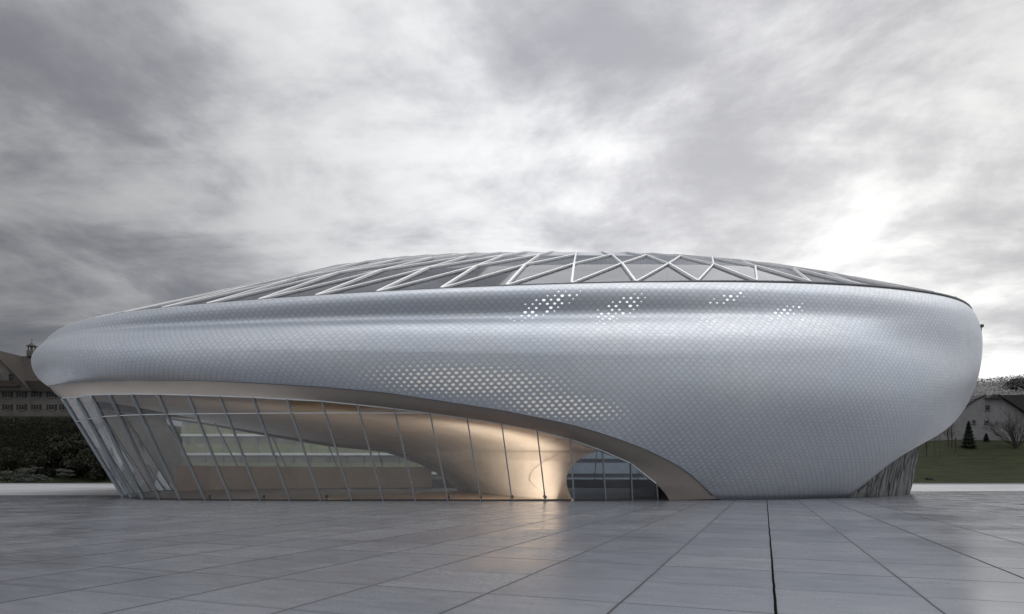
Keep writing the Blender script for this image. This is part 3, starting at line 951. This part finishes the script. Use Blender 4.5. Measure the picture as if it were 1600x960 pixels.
# right: white hip-gabled house
RY = 150.0
rh = empty('gable_house', (hx(1548, RY), RY, 9.0), 'pale house with half-hipped gable and dark slate roof on the right slope', 'house')
def rx(px): return hx(px, RY) - hx(1548, RY)
def rz(py): return hz(py, RY) - 9.0
wl, wr = rx(1452), rx(1640)
gp = [(wl, rz(705) - 3), (wr, rz(705) - 3), (wr, rz(672)), (rx(1608), rz(652)), (rx(1580), rz(633)), (rx(1566), rz(624)), (rx(1556), rz(619)), (rx(1540), rz(619)), (rx(1524), rz(626)), (rx(1508), rz(637)), (rx(1490), rz(650)), (wl, rz(676))]
MB().prism(gp, 0, 18).build('wall', M['cream'], rh)
sr = MB()
def slab(edge, y0, y1, th, mbx, up=.0):
    for a, b in zip(edge[:-1], edge[1:]):
        n = Vector((-(b[1] - a[1]), 0, b[0] - a[0])).normalized()
        if n.z < 0: n = -n
        o = n * th
        A = [(a[0], y0, a[1]), (b[0], y0, b[1]), (b[0], y1, b[1]), (a[0], y1, a[1])]
        B_ = [tuple(Vector(p) + o) for p in A]
        mbx.add(A + B_, [(3, 2, 1, 0), (4, 5, 6, 7), (0, 1, 5, 4), (1, 2, 6, 5), (2, 3, 7, 6), (3, 0, 4, 7)])
slab([(x, z + .03) for x, z in [(wr + 2, rz(676))] + gp[2:7]], -.9, 19, .35, sr)
slab([(x, z + .03) for x, z in gp[7:] + [(wl - 1.5, rz(682))]], -.35, 19, .35, sr)
# half hip
sr.add([(rx(1538.5), -1.0, rz(624)), (rx(1562), -1.0, rz(624)), (rx(1556), 1.5, rz(617.3)), (rx(1540), 1.5, rz(617.3)), (rx(1548), .4, rz(616.5))], [(0, 1, 2, 3)])
sr.prism([(rx(1538), rz(624)), (rx(1562), rz(624)), (rx(1549), rz(617))], -.95, 1)
rrf = sr.build('roof', M['sroof'], rh)
# tall dark roof of the wing behind
wg = MB()
wg.prism([(rx(1515), rz(640)), (rx(1720), rz(655)), (rx(1720), rz(600)), (rx(1612), rz(603)), (rx(1560), rz(608)), (rx(1535), rz(617))], 19.5, 32)
wg.build('wing_roof', M['sroof'], rh)
for px, py, w, h in ((1543, 637.5, 1.0, 1.25), (1521.5, 659.5, .75, .85), (1541.5, 660, .95, .75), (1556.5, 660.5, .35, .3), (1540.5, 685, 1.0, .95)):
    window(rh, M['wframe'], M['wglass'], (rx(px), 0, rz(py)), w, h)
MB().box((rx(1552), -.6, rz(693)), (4.6, 1.1, .9)).build('plinth', M['hwall'], rh)

# banded office block seen through the pavilion's glass
OY = 122.0
ob = empty('office_block', (-24, OY, 0), 'low olive and cream banded office block seen through the long leaning glass wall', 'office')
M['band_pale'] = simple('pale_band', (.70, .67, .62), .6, 0, .1, .4)
M['band_olive'] = simple('olive_band', (.32, .31, .20), .7, 0, .2, .3)
M['band_glass'] = simple('band_glass', (.26, .235, .20), .3, 0, .3, .2, spec=.5)
for fl_ in range(4):
    z0 = fl_ * 3.35
    MB().box((-10, 0, z0 + 1.0), (48, 12, 1.3)).build('window_band', M['band_glass'], ob)
    MB().box((-10, 0, z0 + 1.86), (48.4, 12.4, .42)).build('spandrel', M['band_pale'], ob)
    MB().box((-10, 0, z0 + .17), (48.3, 12.3, .36)).build('spandrel', M['band_olive'], ob)
    MB().box((-10, 0, z0 + 2.7), (48.3, 12.3, 1.26)).build('spandrel', M['band_olive'], ob)
MB().box((-10, 0, 13.6), (48.5, 12.5, .35)).build('roof', M['dark'], ob)
mm = MB()
for k in range(16): mm.box((-33 + k * 3.1, -6.12, 6.7), (.10, .12, 13.3))
mm.build('fin', M['alu'], ob)
ob2 = empty('office_block', (22, OY, 0), 'blue-grey office block with dark window strips seen through the small rounded opening', 'office')
M['band_blue'] = simple('blue_grey_band', (.27, .30, .35), .6, 0, .2, .4)
M['band_dark'] = simple('dark_strip', (.035, .04, .05), .15, 0, .3, .3)
for fl_ in range(5):
    z0 = fl_ * 2.6
    MB().box((0, 0, z0 + .55), (41.0, 12.3, 1.1)).build('spandrel', M['band_blue'], ob2)
    MB().box((0, 0, z0 + 1.45), (40.6, 12.0, .7)).build('window_band', M['band_dark'], ob2)
    MB().box((0, 0, z0 + 2.2), (41.0, 12.3, .8)).build('spandrel', M['band_blue'] if fl_ != 2 else M['band_pale'], ob2)
MB().box((0, 0, 13.2), (41.4, 12.5, .35)).build('roof', M['dark'], ob2)

# ------------------------------------------------------------------ VEGETATION
M['bark'] = simple('bark', (.035, .029, .024), .9, 0, .4, 6, bump=.5, bscale=20)
M['needle'] = leafy('conifer_needles', (.012, .020, .013), (.030, .042, .028))
M['dkleaf'] = leafy('dark_leaves', (.014, .018, .010), (.038, .044, .024))
M['pine'] = leafy('pine_pads', (.045, .052, .042), (.085, .092, .078))
M['hedge'] = leafy('bank_leaves', (.010, .012, .007), (.028, .030, .017))

def leaf_quads(rs, pts_fn, n, size, flat=0.0):
    v = np.zeros((n * 4, 3)); f = []
    for i in range(n):
        c, nd = pts_fn(rs)
        nrm = Vector((rs.gauss(0, 1), rs.gauss(0, 1), rs.gauss(0, 1) + flat)) * .8 + Vector(nd)
        nrm.normalize()
        t = nrm.orthogonal().normalized()
        t = Matrix.Rotation(rs.uniform(0, 6.28), 3, nrm) @ t
        b = nrm.cross(t)
        s = size * rs.uniform(.6, 1.4); a = s * rs.uniform(.4, .8)
        c = Vector(c)
        v[i * 4:i * 4 + 4] = [c - t * s, c - b * a, c + t * s, c + b * a]
        f.append((i * 4, i * 4 + 1, i * 4 + 2, i * 4 + 3))
    return v, f

def clump_tree(name, label, cat, group, seed, clumps, trunk, leafmat, n, size, flat=0, branches=True):
    """trunk polyline + limbs to each clump + crown of leaf-sized faces spread through the clumps"""
    rs = random.Random(seed)
    root = empty(name, (0, 0, 0), label, cat, group)
    tk = MB()
    tk.tube(trunk, [trunk_r * (1 - .6 * i / max(1, len(trunk) - 1)) for i, trunk_r in enumerate([.16 * max(1, trunk[-1][2] / 4)] * len(trunk))], 7)
    for (cx, cy, cz, rx_, ry_, rz2) in clumps:
        k = rs.uniform(.3, .9); b = Vector(trunk[0]).lerp(Vector(trunk[-1]), k)
        mid = b.lerp(Vector((cx, cy, cz)), .5) + Vector((rs.uniform(-.2, .2), rs.uniform(-.2, .2), .1))
        tk.tube([b, mid, (cx, cy, cz)], [.07, .05, .02], 5)
    tk.build('trunk', M['bark'], root)
    wts = [c[3] * c[4] * c[5] for c in clumps]
    def pf(r):
        c = r.choices(clumps, wts)[0]
        d = Vector((r.gauss(0, 1), r.gauss(0, 1), r.gauss(0, 1))).normalized()
        q = r.uniform(.35, 1.0) ** .5 * (1 + .16 * math.sin(d.x * 7 + c[0]) * math.sin(d.z * 6 + c[1]))
        return (c[0] + d.x * c[3] * q, c[1] + d.y * c[4] * q, c[2] + d.z * c[5] * q), d
    v, f = leaf_quads(rs, pf, n, size, flat)
    link_mesh('crown', v, f, leafmat, root)
    return root

def rand_clumps(rs, n, R, H, z0, r0=.5):
    out = []
    for i in range(n):
        a = rs.uniform(0, 6.28); q = math.sqrt(rs.random())
        z = z0 + rs.random() ** .8 * H
        k = 1 - .55 * ((z - z0) / H) ** 1.5
        s = rs.uniform(.6, 1.2) * r0 * R
        out.append((math.cos(a) * q * R * k, math.sin(a) * q * R * k, z, s, s, s * .75))
    return out

# ivy over the retaining wall
def ivp(r):
    return (r.uniform(x0, x1), -.08 - r.random() ** 2 * .35, r.uniform(2.5, hz(652) - r.random() ** 2 * 2.5)), (0, -1.2, .2)
v, f = leaf_quads(random.Random(77), ivp, 16000, .17)
tag(link_mesh('ivy', v, f, M['hedge'], wallb), kind='stuff')
# dark shrubs on the left bank
rs = random.Random(11)
shr = [clump_tree('bank_shrub', '', 'shrub', 'dark shrubs on the left bank', 20 + k, rand_clumps(random.Random(30 + k), 14, 2.6, 3.2, .9, .42), [(0, 0, 0), (.1, 0, 1.2), (0, .1, 2.6)], M['hedge'], 3600, .17) for k in range(2)]
spots = [(60, 731, 118.5, 1.0, 'dark bank shrub second from the photo edge, behind the pine pads'),
         (88, 727, 119.5, 1.25, 'dark bank shrub third from the photo edge, behind the pine pads'),
         (115, 722, 120.5, 1.35, 'dark bank shrub just left of the leaning glass corner, behind the rounded one'),
         (135, 727, 118.2, 1.2, 'rounded dark shrub closest to the leaning glass corner at its mid height'),
         (158, 735, 117.0, 1.05, 'low dark shrub partly hidden behind the leaning glass wall'),
         (100, 706, 124, 1.2, 'dark shrub high on the left bank beneath the chalet corner'),
         (132, 703, 125, 1.3, 'dark shrub high on the left bank touching the pavilion soffit'),
         (158, 716, 123, 1.3, 'dark shrub high on the left bank seen past the leaning glass'),
         (20, 727, 121, .95, 'dark bank shrub at the photo edge below the single basement window')]
first = {0: True, 1: True}
for i, (px, py, Y, sc, lab) in enumerate(spots):
    k = i % 2
    x = hx(px, Y); loc = (x, Y, terrain(x, Y) - .15)
    if first[k]:
        r = shr[k]; first[k] = False
        r.location = loc; r.scale = (sc, sc, sc); r['label'] = lab; r.rotation_euler = (0, 0, i)
    else:
        dup(shr[k], loc, i * 1.3, sc, lab)
# cloud-pruned garden pines in front of them
def pad_pine(seed, pads, n, lab, loc):
    cl = [(x, y, z, r, r * .8, r * .28) for x, y, z, r in pads]
    r = clump_tree('garden_pine', lab, 'garden pine', 'cloud-pruned pines on the left lawn', seed, cl, [(0, 0, 0), (.25, 0, .7), (.1, 0, 1.5)], M['pine'], n, .10, flat=1.6)
    r.location = loc
    return r
for (px, Y, pads, lab, sd) in (
    (46, 113.2, [(-2.2, 0, .9, 1.5), (-.6, -.3, 1.5, 1.7), (1.3, 0, 1.2, 1.6), (2.7, .2, .8, 1.3), (-.2, -.4, 2.3, 1.5), (1.2, .2, 2.7, 1.0), (-1.8, .3, 2.2, 1.0), (.2, -.6, .7, 1.8)], 'broad cloud-pruned pine with the widest stack of pads on the left lawn', 3),
    (101, 114.0, [(-.5, 0, 2.2, 1.0), (.6, 0, 2.0, .95), (0, -.1, 1.5, 1.2), (1.0, 0, 1.4, .8)], 'small cloud-pruned pine nearest the leaning glass wall', 5),
    (10, 112.8, [(-.9, 0, .9, 1.4), (1.0, .1, 1.1, 1.5), (.2, 0, 1.9, 1.2), (2.0, 0, .7, 1.3)], 'cloud-pruned pine cut by the photo edge on the left lawn', 8)):
    x = hx(px, Y)
    pad_pine(sd, pads, 3000, lab, (x, Y, terrain(x, Y) - .1))

# recursive bare branches
def bare(mb, p, d, ln, r, depth, rs, spread=.55, lift=.15, kids=(2, 3)):
    pts, rad = [p], [r]
    q = Vector(p); dd = Vector(d)
    for k in range(3):
        dd = (dd + Vector((rs.gauss(0, .12), rs.gauss(0, .12), rs.gauss(0, .08) + lift * .3))).normalized()
        q = q + dd * ln / 3
        pts.append(q.copy()); rad.append(r * (1 - .5 * (k + 1) / 3))
    mb.tube(pts, rad, 5 if r > .03 else 4)
    if depth <= 0: return
    for k in range(rs.randint(*kids) + (1 if depth > 2 else 0)):
        t = rs.uniform(.35, 1.0)
        i = min(2, int(t * 3)); b = pts[i].lerp(pts[i + 1], t * 3 - i)
        ax = Vector((rs.gauss(0, 1), rs.gauss(0, 1), rs.gauss(0, .6))).normalized()
        nd = (dd + ax * spread * rs.uniform(.7, 1.6) + Vector((0, 0, lift))).normalized()
        bare(mb, b, nd, ln * rs.uniform(.5, .78), r * .52, depth - 1, rs, spread, lift, kids)
def bare_tree(px, Y, h, seed, lab, name='bare_tree', cat='bare tree', stems=1, group=None, spread=.6):
    rs = random.Random(seed)
    x = hx(px, Y)
    root = empty(name, (x, Y, terrain(x, Y) - .1), lab, cat, group)
    tk, cr = MB(), MB()
    if stems == 1:
        tk.tube([(0, 0, 0), (.08, 0, h * .3), (-.05, .05, h * .62), (.05, 0, h)], [.15, .12, .08, .02], 7)
        for k in range(16):
            z = rs.uniform(.3, .95) * h; a = rs.uniform(0, 6.28)
            bare(cr, Vector((0, 0, z)), Vector((math.cos(a), math.sin(a), .35)).normalized(), h * .26 * (1.15 - z / h * .6), .04, 2, rs, spread, .1)
    else:
        tk.tube([(0, 0, 0), (0, 0, .5)], [.3, .25], 7)
        for k in range(stems):
            a = rs.uniform(0, 6.28); t = rs.uniform(.25, 1.35)
            bare(cr, Vector((math.cos(a) * .15, math.sin(a) * .15, .3)), Vector((math.cos(a) * t, math.sin(a) * t, 1)).normalized(), h * rs.uniform(.5, .75), .06, 3, rs, .33, .05)
    tk.build('trunk', M['bark'], root)
    cr.build('crown', M['bark'], root)
    return root
bare_tree(1487, 141, 5.9, 1, 'taller bare tree left of the conifer, forked against the pale house', group='bare trees by the right house')
bare_tree(1481, 142, 4.9, 2, 'shorter bare tree just left of the taller forked bare tree', group='bare trees by the right house')
bare_tree(1447.5, 136, 6.2, 3, 'bare tree half hidden behind the fissured stone wall', group='bare trees by the right house')
bare_tree(1588, 138, 6.3, 4, 'large bare bush with many fanned stems in front of the pale house', 'bare_bush', 'bush', stems=34)
# broken stump post
stx = hx(1493, 138.0)
root = empty('tree_stump', (stx, 138, terrain(stx, 138) - .1), 'thin snapped trunk standing between the bare trees and the conifer', 'stump')
MB().tube([(0, 0, 0), (.05, 0, 1.4), (-.03, .02, 2.9)], [.17, .14, .10], 7).tube([(0, 0, 2.5), (.25, 0, 3.0), (.2, 0, 3.3)], [.08, .05, .02], 5).build('trunk', M['bark'], root)
# dead tuft on the lawn
# conifers
def conifer(px, Y, h, w, seed, n, lab):
    rs = random.Random(seed)
    x = hx(px, Y)
    root = empty('conifer', (x, Y, terrain(x, Y) - .1), lab, 'conifer', 'conifers by the right house')
    MB().tube([(0, 0, 0), (0, 0, h * .97)], [.14, .02], 7).build('trunk', M['bark'], root)
    v, f = [], []
    for i in range(n):
        z = h * (.06 + .94 * rs.random() ** 1.25); t = z / h
        R = w * (1 - t) ** .9 * (.82 + .18 * math.sin(z * 9)) + .05
        a = rs.uniform(0, 6.28); q = rs.uniform(.25, 1) ** .6
        c = Vector((math.cos(a) * R * q, math.sin(a) * R * q, z - .35 * R * q))
        d = Vector((math.cos(a), math.sin(a), -.3 + rs.gauss(0, .25))).normalized()
        s = Vector((-math.sin(a), math.cos(a), rs.gauss(0, .5))).normalized()
        l, wd = .22 * rs.uniform(.6, 1.5), .05 * rs.uniform(.7, 1.5)
        k = len(v)
        v += [c - d * l * .5 - s * wd, c + d * l, c - d * l * .5 + s * wd]; f.append((k, k + 1, k + 2))
    link_mesh('crown', v, f, M['needle'], root)
conifer(1513.5, 140, 5.6, 1.75, 5, 6500, 'dark pointed conifer in front of the pale house, the taller of two')
conifer(1541, 144, 1.9, .75, 6, 1500, 'small dark conifer below the lowest window of the pale house')
# slanted board on two posts
Y = 134.0; x = hx(1465, Y)
bd = empty('notice_board', (x, Y, terrain(x, Y)), 'slanted dark board on two thin posts beside the stone wall', 'notice board')
h0 = hz(705, Y) - terrain(x, Y)
MB().tube([(-.55, 0, -.2), (-.55, 0, hz(681, Y) - terrain(x, Y))], .055, 6).build('post', M['dark'], bd)
MB().tube([(.5, 0, -.2), (.5, 0, hz(677, Y) - terrain(x, Y))], .055, 6).build('post', M['dark'], bd)
tz = hz(679, Y) - terrain(x, Y)
MB().bar((-1.0, 0, tz - .28), (1.0, 0, tz + .45), .9, .12).build('board', M['dark'], bd)
# slab on the lawn
Y = 117.0; x = hx(1452, Y)
sl = empty('drain_cover', (x, Y, terrain(x, Y)), 'dark flat slab lying on the right lawn', 'slab')
MB().box((0, 0, .12), (.95, .8, .22)).build('slab', M['dark'], sl)
MB().box((0, 0, .27), (1.05, .9, .08)).build('lid', M['dark'], sl)

# frosted wooded hill behind the right house
hv, hf = [], []
rs = random.Random(9)
HN = 80
hill_x = np.linspace(150, 420, HN)
for j in range(14):
    t = j / 13
    for x in hill_x:
        ridge = 43.5 + 2.5 * math.sin((x - 150) / 270 * 2.6) + .8 * math.sin(x * .11) 
        hv.append((x, 250 + 60 * t, ridge * math.sin(t * PI / 2) ** .8 * smooth(140, 205, x)))
for j in range(13):
    for i in range(HN - 1):
        hf.append((j * HN + i, j * HN + i + 1, (j + 1) * HN + i + 1, (j + 1) * HN + i))
M['hillm'] = simple('hill_soil', (.16, .16, .16), .9, 0, .3, .1)
tag(link_mesh('hill', hv, hf, M['hillm'], smooth=True), kind='structure')
def hp(r):
    i = r.randrange(HN - 1); j = r.randrange(13)
    a = Vector(hv[j * HN + i]); b = Vector(hv[(j + 1) * HN + i + 1])
    p = a.lerp(b, r.random()) + Vector((r.uniform(-2, 2), r.uniform(-2, 2), r.uniform(0, 2.2)))
    return p, (0, -.3, .5)
v, f = leaf_quads(rs, hp, 60000, .34)
tag(link_mesh('frosted_forest', v, f, M['frost']), 'pale frosted wood covering the hill behind the right house', 'forest', kind='stuff')
# dark mound of trees on the hill
def mp_(r):
    d = Vector((r.gauss(0, 1), r.gauss(0, 1), abs(r.gauss(0, 1)))).normalized()
    q = r.random() ** .35
    return (d.x * 8 * q, d.y * 5 * q, d.z * 4.5 * q), d
v, f = leaf_quads(random.Random(4), mp_, 9000, .36)
gY = 290; gxp = hx(1597, gY)
M['mound'] = leafy('grey_grove', (.06, .062, .06), (.14, .14, .14))
g = link_mesh('grove', v, f, M['mound'], loc=(gxp, gY, hz(607, gY)))
tag(g, 'darker rounded grove on the frosted hill at the right edge', 'grove', kind='stuff')

# ------------------------------------------------------------------ LIGHT
w = bpy.data.worlds.new("World"); bpy.context.scene.world = w
w.use_nodes = True
nt = NT(w.node_tree)
out = nt.n['World Output']; bg = nt.n['Background']
SUN = Vector((.38, .12, .90)).normalized()
sky = nt.node('ShaderNodeTexSky', sky_type='NISHITA')
sky.sun_disc = False
sky.sun_elevation = math.asin(SUN.z); sky.sun_rotation = math.atan2(SUN.x, SUN.y)
nt.link(sky.outputs[0], bg.inputs['Color']); bg.inputs['Strength'].default_value = 0.08
tc = nt.node('ShaderNodeTexCoord').outputs['Generated']
sp_ = nt.node('ShaderNodeSeparateXYZ'); nt.link(tc, sp_.inputs[0])
X, Y_, Z = sp_.outputs
SD = (2.21, 4.35, 5.31, 7.96)
zz = nt.m('ADD', nt.m('MAXIMUM', Z, 0.0), .16)
cmb = nt.node('ShaderNodeCombineXYZ')
nt.link(nt.m('DIVIDE', X, zz), cmb.inputs[0]); nt.link(nt.m('DIVIDE', Y_, zz), cmb.inputs[1])
p = cmb.outputs[0]
n1 = nt.noise(nt.mapping(p, (1.9, 1.9, 1), (0, 0, .5), (SD[0], SD[1], 0)), 1.0, 9, .60, .25)
n2 = nt.noise(nt.mapping(p, (.45, .5, 1), (0, 0, -.3), (SD[2], SD[3], 0)), 1.0, 3, .5, .2)
n3 = nt.noise(nt.mapping(p, (.6, 2.6, 1), (0, 0, .35), (1.3, .2, 0)), 1.0, 6, .6, .6)
cl = nt.m('ADD', nt.m('MULTIPLY', n1, .5), nt.m('ADD', nt.m('MULTIPLY', n2, .32), nt.m('MULTIPLY', n3, .18)))
cl = nt.maprange(cl, .385, .60, 0, 1, True)
col = nt.ramp(cl, [(0, (.40, .40, .435)), (.35, (.58, .58, .61)), (.7, (.80, .80, .815)), (1, (.98, .98, .98))])
def lobe(d, pw):
    d = Vector(d).normalized()
    dt = nt.m('ADD', nt.m('MULTIPLY', X, d.x), nt.m('ADD', nt.m('MULTIPLY', Y_, d.y), nt.m('MULTIPLY', Z, d.z)))
    return nt.m('POWER', nt.m('MAXIMUM', dt, 0.0), pw)
g1 = lobe((.56, 1, .20), 13)       # the bright break in the cloud to the right
g2 = lobe((.06, 1, .42), 9)
dark = lobe((-1.05, 1, .08), 5)     # heavy cloud low on the left
dark3 = lobe((0, -1, .02), 7)     # unseen dark patch behind the camera, added to shade the shell's upright faces
high = lobe((0, -.55, 1), 4)  # added brightness high behind the camera, makes up for the dark patch
dark2 = lobe((1.0, 1, .75), 14)
k = nt.m('ADD', .78, nt.m('ADD', nt.m('MULTIPLY', g2, .14), nt.m('MULTIPLY', dark, -.60)))
k = nt.m('SUBTRACT', k, nt.m('MULTIPLY', dark2, .28))
k = nt.m('ADD', k, nt.m('SUBTRACT', nt.m('MULTIPLY', high, .22), nt.m('MULTIPLY', dark3, .36)))
br = nt.m('MULTIPLY', nt.m('MULTIPLY', g1, .33), nt.maprange(cl, .0, .8, .72, 1))
sc = nt.node('ShaderNodeVectorMath', operation='SCALE'); nt.link(col, sc.inputs[0]); nt.link(k, sc.inputs['Scale'])
ad = nt.node('ShaderNodeVectorMath', operation='ADD'); nt.link(sc.outputs[0], ad.inputs[0])
cb = nt.node('ShaderNodeCombineXYZ'); nt.link(br, cb.inputs[0]); nt.link(nt.m('MULTIPLY', br, .97), cb.inputs[1]); nt.link(nt.m('MULTIPLY', br, .87), cb.inputs[2])
nt.link(cb.outputs[0], ad.inputs[1])
bg2 = nt.node('ShaderNodeBackground'); nt.link(ad.outputs[0], bg2.inputs['Color']); bg2.inputs['Strength'].default_value = 1.0
mx = nt.node('ShaderNodeMixShader'); mx.inputs[0].default_value = .94
nt.link(bg.outputs[0], mx.inputs[1]); nt.link(bg2.outputs[0], mx.inputs[2]); nt.link(mx.outputs[0], out.inputs['Surface'])

sd = bpy.data.lights.new('sun', 'SUN'); sd.energy = 1.1; sd.angle = math.radians(85); sd.color = (1, .97, .93)
so = bpy.data.objects.new('sun', sd); C.objects.link(so)
so.rotation_euler = (-SUN).to_track_quat('-Z', 'Y').to_euler()

# lit lamps inside the foyer: spotlights in small cans standing on the floor behind the glass, turned to the vault
def spot(p, target, power, col=(1, .83, .66), ang=120):
    p, target = Vector(p), Vector(target)
    d = (target - p).normalized()
    can = MB(); n = 10
    s_ = d.orthogonal().normalized(); u_ = d.cross(s_)
    ring = lambda c, r: [c + (s_ * math.cos(2 * PI * k / n) + u_ * math.sin(2 * PI * k / n)) * r for k in range(n)]
    can.add(ring(p - d * .14, .05) + ring(p - d * .12, .10) + ring(p + d * .08, .11), [tuple(range(n))] + [(a * n + k, a * n + (k + 1) % n, (a + 1) * n + (k + 1) % n, (a + 1) * n + k) for a in range(2) for k in range(n)])
    can.bar(p - d * .02, Vector((p.x, p.y, 0.0)), .05)
    pv(can.build('spotlight', M['dark']))
    ld = bpy.data.lights.new('spotlight_bulb', 'SPOT'); ld.energy = power; ld.color = col
    ld.spot_size = math.radians(ang); ld.spot_blend = 1.0; ld.shadow_soft_size = .06
    lo = bpy.data.objects.new('spotlight_bulb', ld); C.objects.link(lo)
    lo.location = p; lo.rotation_euler = d.to_track_quat('-Z', 'Y').to_euler()
for i_, tgt, pw in ((12, (-3, 58, 4), 900), (13, (-1, 56, 4), 1100), (14, (.5, 53, 3.5), 1000), (15, (-1.0, 52, 4.0), 300), (8, (-13, 66, 6), 500), (6, (-24, 74, 1.5), 800), (4, (-28, 72, 1.5), 450)):
    spot(FT[i_] + Vector((0, 1.2 if i_ == 8 else .5, .22)), tgt, pw, ang=150)

# ------------------------------------------------------------------ CAMERA
cd = bpy.data.cameras.new('camera'); cam = bpy.data.objects.new('camera', cd); C.objects.link(cam)
cd.sensor_width = 36; cd.lens = FOC / 1600 * 36
cd.shift_y = (PY - 480) / 1600
cd.clip_start = .1; cd.clip_end = 9000
cam.location = (0, 0, CAM_H); cam.rotation_euler = (PI / 2, 0, 0)
sc_ = bpy.context.scene
sc_.camera = cam
sc_.render.engine = 'CYCLES'
sc_.view_settings.view_transform = 'Standard'; sc_.view_settings.look = 'None'; sc_.view_settings.gamma = 1; sc_.view_settings.exposure = .33
sc_.cycles.max_bounces = 8; sc_.cycles.transparent_max_bounces = 16; sc_.cycles.use_denoising = True
